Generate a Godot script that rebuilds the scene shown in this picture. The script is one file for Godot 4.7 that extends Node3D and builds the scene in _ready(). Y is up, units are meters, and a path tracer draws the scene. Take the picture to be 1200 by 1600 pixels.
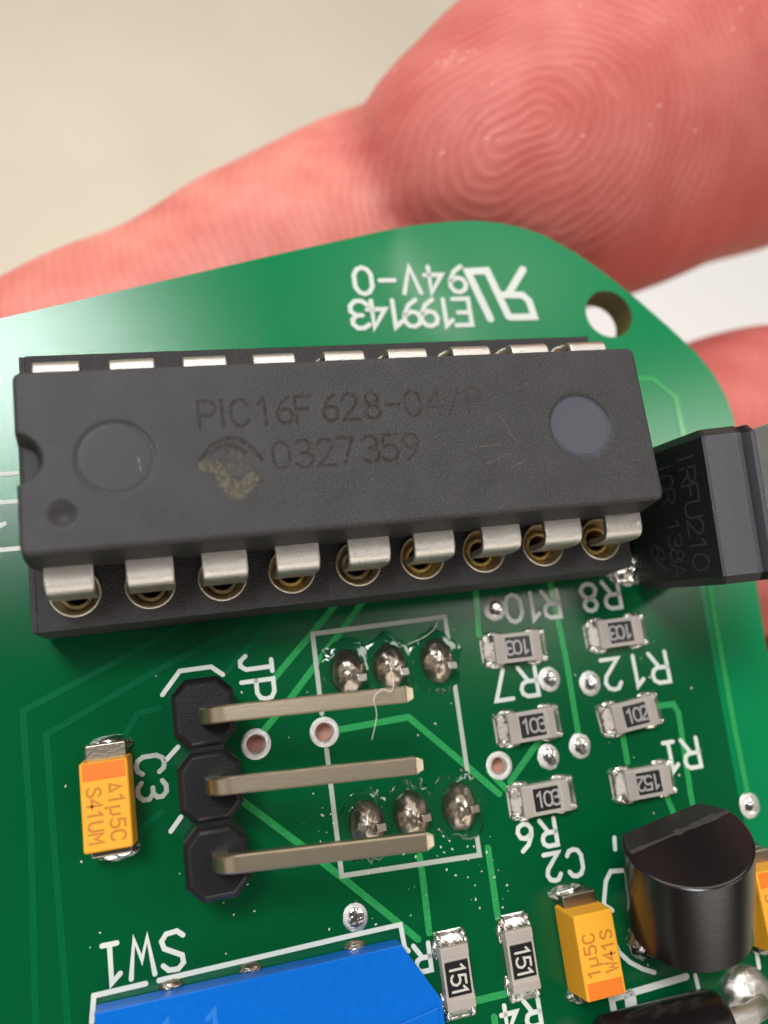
extends Node3D
# Close-up of a green circuit board held in a hand. All shapes are written in millimetres and scaled to metres (S).
# x runs along the long chip, z towards the viewer's lower edge, y up from the board's face.
const S := 0.001
var M := {}
var rng := RandomNumberGenerator.new()


# ---------------------------------------------------------------- mesh building (millimetres)
class MB:
	var v := PackedVector3Array()
	var n := PackedVector3Array()
	var uv := PackedVector2Array()
	var xf := Transform3D()

	func tri(a: Vector3, b: Vector3, c: Vector3, na: Vector3, nb: Vector3, nc: Vector3, ua := Vector2.ZERO, ub := Vector2.ZERO, uc := Vector2.ZERO) -> void:
		a = xf * a; b = xf * b; c = xf * c
		na = (xf.basis * na).normalized(); nb = (xf.basis * nb).normalized(); nc = (xf.basis * nc).normalized()
		if (c - a).cross(b - a).dot(na + nb + nc) < 0.0:
			v.append_array([a, c, b]); n.append_array([na, nc, nb]); uv.append_array([ua, uc, ub])
		else:
			v.append_array([a, b, c]); n.append_array([na, nb, nc]); uv.append_array([ua, ub, uc])

	func quad(a: Vector3, b: Vector3, c: Vector3, d: Vector3, nn: Vector3) -> void:
		tri(a, b, c, nn, nn, nn)
		tri(a, c, d, nn, nn, nn)

	func quadn(p: Array, q: Array) -> void:
		tri(p[0], p[1], p[2], q[0], q[1], q[2])
		tri(p[0], p[2], p[3], q[0], q[2], q[3])

	# a box with rounded edges; h is its half size, r the edge radius, taper shrinks the top
	func rbox(c: Vector3, h: Vector3, r: float, taper := 0.0) -> void:
		r = minf(r, minf(h.x, minf(h.y, h.z)) * 0.98)
		var inn := h - Vector3.ONE * r
		var s := [-1.0, -0.6, -0.25, 0.25, 0.6, 1.0]
		for f in 6:
			var ax := f / 2
			var sg := 1.0 if f % 2 == 0 else -1.0
			var u := (ax + 1) % 3
			var w := (ax + 2) % 3
			var gp := []
			var gn := []
			for i in 6:
				for j in 6:
					var q := Vector3.ZERO
					q[ax] = sg * h[ax]
					q[u] = signf(s[i]) * (inn[u] + r * (absf(s[i]) - 0.25) / 0.75)
					q[w] = signf(s[j]) * (inn[w] + r * (absf(s[j]) - 0.25) / 0.75)
					var k := Vector3(clampf(q.x, -inn.x, inn.x), clampf(q.y, -inn.y, inn.y), clampf(q.z, -inn.z, inn.z))
					var d := (q - k).normalized()
					var o := k + d * r
					var t := 1.0 - taper * (o.y + h.y) / (2.0 * h.y)
					var e := 1.0 if taper == 0.0 else t
					gp.append(c + Vector3(o.x * e, o.y, o.z * e))
					gn.append(d)
			for i in 5:
				for j in 5:
					var a := i * 6 + j
					quadn([gp[a], gp[a + 1], gp[a + 7], gp[a + 6]], [gn[a], gn[a + 1], gn[a + 7], gn[a + 6]])

	# a flat band along points of a plane, with mitred corners, round ends and a little thickness
	func ribbon(o: Vector3, rx: Vector3, up: Vector3, pts: PackedVector2Array, w: float, th: float, closed := false) -> void:
		var nn := rx.cross(up).normalized()
		var cnt := pts.size()
		if cnt < 2:
			return
		var L := []
		var R := []
		for i in cnt:
			var p := pts[i]
			var d0 := (p - pts[(i - 1 + cnt) % cnt]).normalized() if i > 0 or closed else Vector2.ZERO
			var d1 := (pts[(i + 1) % cnt] - p).normalized() if i < cnt - 1 or closed else Vector2.ZERO
			if d0 == Vector2.ZERO: d0 = d1
			if d1 == Vector2.ZERO: d1 = d0
			var t := (d0 + d1).normalized()
			var m := Vector2(-t.y, t.x)
			var k := minf(1.0 / maxf(0.35, m.dot(Vector2(-d0.y, d0.x))), 2.2)
			L.append(p + m * w * 0.5 * k)
			R.append(p - m * w * 0.5 * k)
		var put := func(q: Vector2, e: float) -> Vector3: return o + rx * q.x + up * q.y + nn * e
		var seg := cnt if closed else cnt - 1
		for i in seg:
			var j := (i + 1) % cnt
			quad(put.call(L[i], th), put.call(R[i], th), put.call(R[j], th), put.call(L[j], th), nn)
			for side in [[L, 1.0], [R, -1.0]]:
				var A: Array = side[0]
				var dd: Vector2 = pts[j] - pts[i]
				var sn: Vector3 = (rx * -dd.y + up * dd.x) * side[1]
				quad(put.call(A[i], th), put.call(A[j], th), put.call(A[j], 0.0), put.call(A[i], 0.0), sn.normalized())
		if not closed:
			for e in [[0, 1], [cnt - 1, cnt - 2]]:
				var p: Vector2 = pts[e[0]]
				var d: Vector2 = (p - pts[e[1]]).normalized()
				var b := d.angle()
				for k in 6:
					var a0 := b - PI / 2 + PI * k / 6.0
					var a1 := a0 + PI / 6.0
					var q0 := p + Vector2.from_angle(a0) * w * 0.5
					var q1 := p + Vector2.from_angle(a1) * w * 0.5
					tri(put.call(p, th), put.call(q0, th), put.call(q1, th), nn, nn, nn)
					var s0 := Vector2.from_angle((a0 + a1) / 2)
					quad(put.call(q0, th), put.call(q1, th), put.call(q1, 0.0), put.call(q0, 0.0), rx * s0.x + up * s0.y)

	# turned profile: list of (radius, height)
	func lathe(c: Vector3, prof: Array, segs := 28, sharp := false) -> void:
		for i in prof.size() - 1:
			var a: Vector2 = prof[i]
			var b: Vector2 = prof[i + 1]
			var dn := Vector2(b.y - a.y, -(b.x - a.x)).normalized()
			var na := dn
			var nb := dn
			if not sharp:
				if i > 0:
					var z: Vector2 = prof[i - 1]
					na = (dn + Vector2(a.y - z.y, -(a.x - z.x)).normalized()).normalized()
				if i < prof.size() - 2:
					var y: Vector2 = prof[i + 2]
					nb = (dn + Vector2(y.y - b.y, -(y.x - b.x)).normalized()).normalized()
			for k in segs:
				var t0 := TAU * k / segs
				var t1 := TAU * (k + 1) / segs
				var P := func(q: Vector2, t: float) -> Vector3: return c + Vector3(q.x * cos(t), q.y, q.x * sin(t))
				var N := func(q: Vector2, t: float) -> Vector3: return Vector3(q.x * cos(t), q.y, q.x * sin(t))
				if a.x < 1e-5:
					tri(P.call(a, t0), P.call(b, t0), P.call(b, t1), N.call(na, t0), N.call(nb, t0), N.call(nb, t1))
				elif b.x < 1e-5:
					tri(P.call(a, t0), P.call(b, t0), P.call(a, t1), N.call(na, t0), N.call(nb, t0), N.call(na, t1))
				else:
					quadn([P.call(a, t0), P.call(b, t0), P.call(b, t1), P.call(a, t1)], [N.call(na, t0), N.call(nb, t0), N.call(nb, t1), N.call(na, t1)])

	# a straight or bent bar: section points (right, up) swept along a path
	func sweep(path: Array, sec: PackedVector2Array, side: Vector3, smooth := false, end_scale := 1.0) -> void:
		var rings := []
		var cnt := path.size()
		for i in cnt:
			var p: Vector3 = path[i]
			var d: Vector3 = (path[mini(i + 1, cnt - 1)] - path[maxi(i - 1, 0)]).normalized()
			var r := (side - d * side.dot(d)).normalized()
			var u := r.cross(d).normalized()
			var k := end_scale if i == cnt - 1 else 1.0
			var ring := []
			for q in sec:
				ring.append(p + (r * q.x + u * q.y) * k)
			rings.append([ring, p, r, u, d])
		var m := sec.size()
		for i in cnt - 1:
			for j in m:
				var j2 := (j + 1) % m
				var A: Array = rings[i][0]
				var B: Array = rings[i + 1][0]
				if smooth:
					quadn([A[j], A[j2], B[j2], B[j]], [A[j] - rings[i][1], A[j2] - rings[i][1], B[j2] - rings[i + 1][1], B[j] - rings[i + 1][1]])
				else:
					var e := (sec[j2] - sec[j]).normalized()
					var mid := (sec[j] + sec[j2]) * 0.5
					var q := Vector2(-e.y, e.x)
					if q.dot(mid) < 0: q = -q
					var n0: Vector3 = rings[i][2] * q.x + rings[i][3] * q.y
					var n1: Vector3 = rings[i + 1][2] * q.x + rings[i + 1][3] * q.y
					quadn([A[j], A[j2], B[j2], B[j]], [n0, n0, n1, n1])
		for e in [0, cnt - 1]:
			var A: Array = rings[e][0]
			var nn: Vector3 = rings[e][4] * (1.0 if e else -1.0)
			for j in range(1, m - 1):
				tri(A[0], A[j], A[j + 1], nn, nn, nn)

	# a slab with the given outline in its local x-z plane, rounded or chamfered towards its top
	func slab(outline: PackedVector2Array, y0: float, y1: float, bev := 0.0, smooth_sides := false) -> void:
		var cnt := outline.size()
		var cc := Vector2.ZERO
		for p in outline: cc += p / cnt
		var ins := outline
		if bev > 0.0:
			var o := Geometry2D.offset_polygon(outline, -bev, Geometry2D.JOIN_MITER)
			if o.size() == 1 and o[0].size() == cnt:
				var got := PackedVector2Array()
				for p in outline:
					var best := Vector2.ZERO
					var bd := 1e9
					for q in o[0]:
						if q.distance_to(p) < bd:
							bd = q.distance_to(p); best = q
					got.append(best)
				ins = got
			else:
				ins = PackedVector2Array()
				for p in outline: ins.append(p + (cc - p).normalized() * bev)
		var nrm := []
		for i in cnt:
			var e := (outline[(i + 1) % cnt] - outline[i]).normalized()
			var q := Vector2(e.y, -e.x)
			if Geometry2D.is_point_in_polygon((outline[i] + outline[(i + 1) % cnt]) * 0.5 + q * 0.003, outline): q = -q
			nrm.append(Vector3(q.x, 0, q.y))
		for i in cnt:
			var j := (i + 1) % cnt
			var a := outline[i]
			var b := outline[j]
			var na: Vector3 = nrm[i]
			var nb: Vector3 = nrm[i]
			if smooth_sides:
				na = (nrm[i] + nrm[(i - 1 + cnt) % cnt]).normalized()
				nb = (nrm[i] + nrm[j]).normalized()
			quadn([Vector3(a.x, y0, a.y), Vector3(b.x, y0, b.y), Vector3(b.x, y1 - bev, b.y), Vector3(a.x, y1 - bev, a.y)], [na, nb, nb, na])
			if bev > 0.0:
				var c := ins[i]
				var d := ins[j]
				var up := Vector3.UP
				quadn([Vector3(a.x, y1 - bev, a.y), Vector3(b.x, y1 - bev, b.y), Vector3(d.x, y1, d.y), Vector3(c.x, y1, c.y)], [(na + up * 0.5).normalized(), (nb + up * 0.5).normalized(), (nb * 0.5 + up).normalized(), (na * 0.5 + up).normalized()])
		for cap in [[ins, y1, Vector3.UP], [outline, y0, Vector3.DOWN]]:
			var poly: PackedVector2Array = cap[0]
			var ix := Geometry2D.triangulate_polygon(poly)
			for k in range(0, ix.size(), 3):
				var a := poly[ix[k]]; var b := poly[ix[k + 1]]; var c := poly[ix[k + 2]]
				tri(Vector3(a.x, cap[1], a.y), Vector3(b.x, cap[1], b.y), Vector3(c.x, cap[1], c.y), cap[2], cap[2], cap[2])

	# a grid of points with normals worked out from its neighbours
	func sheet(g: Array, nu: int, nv: int, flip := false, uvs := PackedVector2Array()) -> void:
		var nn := []
		for i in nu:
			for j in nv:
				var du: Vector3 = g[mini(i + 1, nu - 1) * nv + j] - g[maxi(i - 1, 0) * nv + j]
				var dv: Vector3 = g[i * nv + mini(j + 1, nv - 1)] - g[i * nv + maxi(j - 1, 0)]
				var q := du.cross(dv).normalized()
				if q.length() < 0.5: q = Vector3.DOWN if flip else Vector3.UP
				nn.append(-q if flip else q)
		var has := uvs.size() > 0
		for i in nu - 1:
			for j in nv - 1:
				var a := i * nv + j
				var b := a + nv
				tri(g[a], g[a + 1], g[b + 1], nn[a], nn[a + 1], nn[b + 1], uvs[a] if has else Vector2.ZERO, uvs[a + 1] if has else Vector2.ZERO, uvs[b + 1] if has else Vector2.ZERO)
				tri(g[a], g[b + 1], g[b], nn[a], nn[b + 1], nn[b], uvs[a] if has else Vector2.ZERO, uvs[b + 1] if has else Vector2.ZERO, uvs[b] if has else Vector2.ZERO)

	# a lump of solder: half an ellipsoid with an uneven surface
	func lump(c: Vector3, r: Vector3, seed_: int, rough := 0.08, low := 0.0) -> void:
		var f := FastNoiseLite.new()
		f.seed = seed_; f.frequency = 0.9
		var g := []
		var nu := 25
		var nv := 11
		for i in nu:
			for j in nv:
				var t := TAU * i / (nu - 1)
				var e := PI * 0.5 * j / (nv - 1)
				var d := Vector3(cos(t) * cos(e), sin(e), sin(t) * cos(e))
				var k := 1.0 + rough * 2.0 * f.get_noise_3dv(d * 2.0)
				var h := pow(sin(e), 1.0 + low)
				g.append(c + Vector3(d.x * r.x, h * r.y, d.z * r.z) * k)
		sheet(g, nu, nv, true)


# ---------------------------------------------------------------- things and parts
var taken := {}

func numbered(called: String) -> String:
	taken[called] = taken.get(called, -1) + 1
	return called if taken[called] == 0 else "%s_%03d" % [called, taken[called]]

func thing(called: String, label: String, category: String, at := Vector3.ZERO, group := "") -> Node3D:
	var o := Node3D.new()
	o.name = numbered(called)
	o.position = at * S
	add_child(o, true)
	tag(o, label, category, group)
	return o

func tag(o: Node, label: String, category := "", group := "", kind := "") -> void:
	if label: o.set_meta("label", label)
	if category: o.set_meta("category", category)
	if group: o.set_meta("group", group)
	if kind: o.set_meta("kind", kind)

# commits what was built as one mesh; vertices are taken relative to the parent's own place
func part(parent: Node3D, called: String, mb: MB, m: Material, label := "") -> MeshInstance3D:
	var off := Vector3.ZERO
	var p := parent
	while p != self:
		off += p.position
		p = p.get_parent()
	var a := []
	a.resize(Mesh.ARRAY_MAX)
	var vv := PackedVector3Array()
	vv.resize(mb.v.size())
	for i in mb.v.size(): vv[i] = mb.v[i] * S - off
	a[Mesh.ARRAY_VERTEX] = vv
	a[Mesh.ARRAY_NORMAL] = mb.n
	a[Mesh.ARRAY_TEX_UV] = mb.uv
	var me := ArrayMesh.new()
	me.add_surface_from_arrays(Mesh.PRIMITIVE_TRIANGLES, a)
	me.surface_set_material(0, m)
	var o := MeshInstance3D.new()
	o.name = called
	o.mesh = me
	parent.add_child(o, true)
	if label: o.set_meta("label", label)
	return o

func copy_thing(src: Node3D, label: String, at: Vector3, turn := 0.0) -> Node3D:
	var o: Node3D = src.duplicate()
	o.name = numbered(str(src.name).rstrip("0123456789").trim_suffix("_"))
	add_child(o, true)
	o.position = at * S
	o.rotation.y = turn
	o.set_meta("label", label)
	return o


# ---------------------------------------------------------------- lettering drawn with strokes
const FONT := {
	"0": "0.3,1 0.12,0.93 0,0.72 0,0.28 0.12,0.07 0.3,0 0.48,0.07 0.6,0.28 0.6,0.72 0.48,0.93 0.3,1",
	"1": "0.08,0.8 0.32,1 0.32,0", "2": "0.02,0.8 0.14,0.97 0.3,1 0.48,0.94 0.58,0.76 0.52,0.55 0,0 0.62,0",
	"3": "0.02,0.88 0.2,1 0.42,1 0.57,0.85 0.57,0.67 0.42,0.53 0.22,0.53|0.42,0.53 0.6,0.38 0.6,0.17 0.42,0 0.18,0 0,0.14",
	"4": "0.46,0 0.46,1 0,0.32 0.64,0.32", "5": "0.56,1 0.08,1 0.04,0.56 0.3,0.62 0.5,0.55 0.6,0.34 0.52,0.1 0.3,0 0.1,0.04 0,0.14",
	"6": "0.5,1 0.22,0.8 0.04,0.46 0.02,0.22 0.14,0.04 0.34,0 0.54,0.1 0.6,0.3 0.5,0.5 0.3,0.56 0.08,0.44",
	"7": "0,1 0.62,1 0.22,0", "8": "0.3,0.54 0.1,0.64 0.05,0.8 0.14,0.95 0.3,1 0.46,0.95 0.55,0.8 0.5,0.64 0.3,0.54 0.08,0.44 0,0.24 0.1,0.06 0.3,0 0.5,0.06 0.6,0.24 0.52,0.44 0.3,0.54",
	"9": "0.1,0 0.38,0.2 0.56,0.54 0.58,0.78 0.46,0.96 0.26,1 0.06,0.9 0,0.7 0.1,0.5 0.3,0.44 0.52,0.56",
	"A": "0,0 0.3,1 0.6,0|0.1,0.34 0.5,0.34", "C": "0.6,0.8 0.48,0.96 0.3,1 0.12,0.94 0,0.74 0,0.26 0.12,0.06 0.3,0 0.48,0.04 0.6,0.2",
	"E": "0.58,1 0,1 0,0 0.58,0|0,0.52 0.44,0.52", "F": "0.58,1 0,1 0,0|0,0.52 0.44,0.52", "I": "0.3,1 0.3,0", "J": "0.2,1 0.56,1|0.42,1 0.42,0.18 0.3,0.02 0.14,0.02 0,0.2",
	"K": "0,1 0,0|0.56,1 0,0.42|0.16,0.56 0.6,0", "L": "0,1 0,0 0.54,0", "M": "0,0 0,1 0.32,0.42 0.64,1 0.64,0", "O": "0.3,1 0.12,0.93 0,0.72 0,0.28 0.12,0.07 0.3,0 0.48,0.07 0.6,0.28 0.6,0.72 0.48,0.93 0.3,1",
	"P": "0,0 0,1 0.4,1 0.56,0.9 0.6,0.72 0.54,0.55 0.38,0.46 0,0.46", "R": "0,0 0,1 0.4,1 0.56,0.9 0.6,0.74 0.54,0.58 0.4,0.5 0,0.5|0.3,0.5 0.62,0",
	"S": "0.6,0.84 0.46,0.98 0.2,1 0.04,0.86 0.06,0.66 0.3,0.53 0.54,0.4 0.6,0.2 0.46,0.03 0.16,0 0,0.14", "U": "0,1 0,0.24 0.12,0.04 0.3,0 0.48,0.04 0.6,0.24 0.6,1",
	"V": "0,1 0.3,0 0.6,1", "W": "0,1 0.14,0 0.32,0.58 0.5,0 0.64,1", "X": "0,0 0.6,1|0,1 0.6,0", "-": "0.04,0.5 0.56,0.5", "/": "0.06,0 0.54,1", "^": "0.06,0.1 0.3,0.86 0.56,0.1 0.06,0.1", "u": "0,0.68 0,0.05 0.4,0.05 0.52,0.2 0.52,0.68|0,0.05 0,-0.3",
}

func strokes(ch: String) -> Array:
	var out := []
	for line in FONT[ch].split("|"):
		var a := PackedVector2Array()
		for p in line.split(" "):
			var c: PackedStringArray = p.split(",")
			a.append(Vector2(float(c[0]), float(c[1])))
		out.append(a)
	return out

# text on a plane: o is the start of the baseline
func letters(mb: MB, text: String, o: Vector3, rx: Vector3, up: Vector3, h: float, adv: float, w: float, th := 0.02, serif := false) -> void:
	var lift := 0.0
	for i in text.length():
		if text[i] == " ": continue
		var st := strokes(text[i])
		if serif and text[i] == "1": st.append(PackedVector2Array([Vector2(0.12, 0), Vector2(0.52, 0)]))
		for a: PackedVector2Array in st:
			var closed := a[0] == a[a.size() - 1]
			var pts := PackedVector2Array()
			for k in a.size() - (1 if closed else 0):
				pts.append(a[k] * h)
			mb.ribbon(o + rx * adv * i, rx, up, pts, w, th + lift, closed)
			lift += 0.0004


# ---------------------------------------------------------------- materials
func lin(r: float, g: float, b: float) -> Color:
	return Color(r, g, b).linear_to_srgb()

func mat(called: String, c: Color, rough: float, metal := 0.0, spec := 0.5) -> StandardMaterial3D:
	var m := StandardMaterial3D.new()
	m.resource_name = called
	m.albedo_color = c
	m.roughness = rough
	m.metallic = metal
	m.metallic_specular = spec
	M[called] = m
	return m

func noise_tex(freq: float, seed_: int, kind := FastNoiseLite.TYPE_SIMPLEX_SMOOTH, oct := 3, side := 512) -> Image:
	var f := FastNoiseLite.new()
	f.noise_type = kind; f.seed = seed_; f.frequency = freq
	f.fractal_octaves = oct
	return f.get_seamless_image(side, side)

func bump(m: StandardMaterial3D, t: Texture2D, mm_tile: float, mm_height: float, stretch := Vector3.ONE) -> void:
	m.heightmap_enabled = true
	m.heightmap_texture = t
	m.heightmap_scale = mm_height * 0.1
	m.uv1_triplanar = true
	m.uv1_scale = stretch * (1000.0 / mm_tile)

func ramp_tex(im: Image, lo: Color, hi: Color) -> ImageTexture:
	var o := Image.create(im.get_width(), im.get_height(), false, Image.FORMAT_RGB8)
	for y in im.get_height():
		for x in im.get_width():
			o.set_pixel(x, y, lo.lerp(hi, im.get_pixel(x, y).r))
	return ImageTexture.create_from_image(o)

func materials() -> void:
	var fine := noise_tex(0.06, 3, FastNoiseLite.TYPE_SIMPLEX_SMOOTH, 4)
	var grain := noise_tex(0.25, 8, FastNoiseLite.TYPE_SIMPLEX_SMOOTH, 3)
	var soft := noise_tex(0.02, 5)
	var cells := noise_tex(0.05, 6, FastNoiseLite.TYPE_CELLULAR, 2)
	var tf := ImageTexture.create_from_image(fine)
	var tg := ImageTexture.create_from_image(grain)
	var ts := ImageTexture.create_from_image(soft)
	var tc := ImageTexture.create_from_image(cells)
	var m := mat("painted_shade_green", Color.WHITE, 0.055, 0.0, 0.5)  # darker green that paints the board's light falloff into its colour
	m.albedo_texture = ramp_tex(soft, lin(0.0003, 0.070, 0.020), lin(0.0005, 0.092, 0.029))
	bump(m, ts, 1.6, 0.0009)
	m = mat("solder_mask", Color.WHITE, 0.055, 0.0, 0.5)
	m.albedo_texture = ramp_tex(soft, lin(0.0005, 0.160, 0.052), lin(0.0008, 0.20, 0.068))
	bump(m, ts, 1.6, 0.0009)
	m = mat("copper_under_mask", Color.WHITE, 0.16, 0.0, 0.5)
	m.albedo_texture = ramp_tex(soft, lin(0.016, 0.23, 0.066), lin(0.040, 0.33, 0.095))
	bump(m, ts, 1.6, 0.0009)
	m = mat("faint_copper", Color.WHITE, 0.16, 0.0, 0.5)
	m.albedo_texture = ramp_tex(soft, lin(0.0006, 0.088, 0.030), lin(0.001, 0.115, 0.042))
	bump(m, ts, 1.6, 0.0009)
	m = mat("laminate_edge", lin(0.10, 0.09, 0.02), 0.6)
	bump(m, tg, 3.0, 0.02)
	m = mat("silk", Color.WHITE, 0.65, 0.0, 0.3)
	m.albedo_texture = ramp_tex(grain, lin(0.54, 0.56, 0.51), lin(0.76, 0.77, 0.73))
	bump(m, tg, 3.0, 0.012)
	m = mat("silk_old", Color.WHITE, 0.65, 0.0, 0.3)
	m.albedo_texture = ramp_tex(grain, lin(0.32, 0.36, 0.30), lin(0.52, 0.53, 0.48))
	bump(m, tg, 3.0, 0.012)
	m = mat("tin_lead", Color.WHITE, 0.33, 1.0)
	m.albedo_texture = ramp_tex(cells, lin(0.52, 0.485, 0.445), lin(0.72, 0.685, 0.64))
	bump(m, tf, 1.6, 0.02)
	m = mat("solder", lin(0.78, 0.75, 0.71), 0.2, 1.0)
	bump(m, ts, 2.0, 0.006)
	m = mat("solder_dull", lin(0.36, 0.31, 0.25), 0.33, 1.0)
	bump(m, ts, 2.0, 0.005)
	m = mat("via_tin", Color.WHITE, 0.4, 1.0)
	m.albedo_texture = ramp_tex(cells, lin(0.72, 0.70, 0.67), lin(0.88, 0.86, 0.83))
	bump(m, tf, 1.5, 0.03)
	m = mat("gold", lin(0.86, 0.62, 0.24), 0.24, 1.0)
	bump(m, tf, 1.5, 0.02)
	m = mat("contact_tin", lin(0.66, 0.60, 0.48), 0.28, 1.0)
	bump(m, tf, 1.5, 0.02)
	m = mat("brass_dull", lin(0.52, 0.42, 0.25), 0.34, 1.0)
	bump(m, tf, 1.5, 0.03)
	m = mat("via_copper", lin(0.34, 0.14, 0.10), 0.5)
	m = mat("pin_bronze", Color.WHITE, 0.36, 1.0)
	m.albedo_texture = ramp_tex(grain, lin(0.36, 0.29, 0.205), lin(0.50, 0.41, 0.30))
	bump(m, tf, 2.4, 0.002, Vector3(0.12, 1, 1))
	m = mat("pin_cut", lin(0.78, 0.66, 0.48), 0.4, 1.0)
	bump(m, tg, 1.5, 0.02)
	m = mat("socket_plastic", Color.WHITE, 0.55, 0.0, 0.45)
	m.albedo_texture = ramp_tex(grain, lin(0.018, 0.016, 0.017), lin(0.042, 0.038, 0.040))
	bump(m, tf, 2.6, 0.05)
	m = mat("header_plastic", Color.WHITE, 0.32, 0.0, 0.45)
	m.albedo_texture = ramp_tex(grain, lin(0.006, 0.0055, 0.006), lin(0.016, 0.015, 0.016))
	bump(m, tf, 4.0, 0.005)
	m = mat("epoxy", Color.WHITE, 0.5, 0.0, 0.5)
	m.albedo_texture = ramp_tex(grain, lin(0.010, 0.009, 0.010), lin(0.022, 0.020, 0.021))
	bump(m, tg, 2.2, 0.03)
	m = mat("epoxy_gloss", Color.WHITE, 0.22, 0.0, 0.5)
	m.albedo_texture = ramp_tex(grain, lin(0.006, 0.0045, 0.005), lin(0.013, 0.0095, 0.010))
	bump(m, tf, 6.0, 0.002)
	m = mat("epoxy_black", Color.WHITE, 0.45, 0.0, 0.5)
	m.albedo_texture = ramp_tex(grain, lin(0.005, 0.005, 0.005), lin(0.010, 0.010, 0.011))
	bump(m, tf, 3.0, 0.03)
	m = mat("epoxy_worn_sheen", Color.WHITE, 0.5, 0.0, 0.5)  # matt finish, made paler with a bright reflection painted into it
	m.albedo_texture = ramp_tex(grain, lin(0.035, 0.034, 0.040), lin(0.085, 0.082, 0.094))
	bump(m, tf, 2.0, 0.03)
	m = mat("scuffed", Color.WHITE, 0.6, 0.0, 0.4)
	m.albedo_texture = ramp_tex(grain, lin(0.014, 0.011, 0.011), lin(0.10, 0.085, 0.075))
	m.uv1_triplanar = true
	m.uv1_scale = Vector3.ONE * 350.0
	m = mat("etched", lin(0.026, 0.025, 0.025), 0.6)
	m = mat("tantalum", Color.WHITE, 0.5, 0.0, 0.5)
	m.albedo_texture = ramp_tex(grain, lin(0.78, 0.33, 0.010), lin(0.86, 0.40, 0.018))
	bump(m, tg, 3.0, 0.015)
	m = mat("tantalum_band", Color.WHITE, 0.5, 0.0, 0.5)
	m.albedo_texture = ramp_tex(grain, lin(0.66, 0.14, 0.004), lin(0.76, 0.19, 0.008))
	m.uv1_triplanar = true
	m.uv1_scale = Vector3.ONE * 400
	m = mat("burnt_mark", lin(0.50, 0.17, 0.008), 0.6)
	m = mat("ceramic", Color.WHITE, 0.45, 0.0, 0.5)
	m.albedo_texture = ramp_tex(fine, lin(0.40, 0.355, 0.315), lin(0.58, 0.52, 0.465))
	bump(m, tf, 1.2, 0.03)
	m = mat("end_cap", Color.WHITE, 0.5, 0.35)
	m.albedo_texture = ramp_tex(fine, lin(0.46, 0.40, 0.36), lin(0.66, 0.58, 0.53))
	bump(m, tf, 1.2, 0.04)
	m = mat("resistor_glaze", lin(0.012, 0.011, 0.012), 0.3)
	bump(m, tf, 3.0, 0.003)
	m = mat("resistor_code", lin(0.34, 0.31, 0.30), 0.5)
	m = mat("resistor_code_light", lin(0.52, 0.48, 0.42), 0.5)
	m = mat("blue_plastic", Color.WHITE, 0.28, 0.0, 0.45)
	m.albedo_texture = ramp_tex(soft, lin(0.0, 0.112, 0.49), lin(0.001, 0.13, 0.55))
	bump(m, ts, 4.0, 0.002)
	m = mat("blue_mark", lin(0.015, 0.16, 0.58), 0.4)
	m = mat("flux", lin(0.004, 0.075, 0.026), 0.05)
	m = mat("dust", lin(0.62, 0.62, 0.52), 0.9)
	m = mat("fibre", lin(0.7, 0.66, 0.58), 0.6)
	m = mat("table_top", Color.WHITE, 0.8, 0.0, 0.3)
	m.albedo_texture = ramp_tex(soft, lin(0.70, 0.61, 0.49), lin(0.76, 0.67, 0.54))
	m.uv1_triplanar = true
	m.uv1_scale = Vector3.ONE * 2.0
	m = mat("paper", lin(0.88, 0.86, 0.84), 0.9, 0.0, 0.2)


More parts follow.
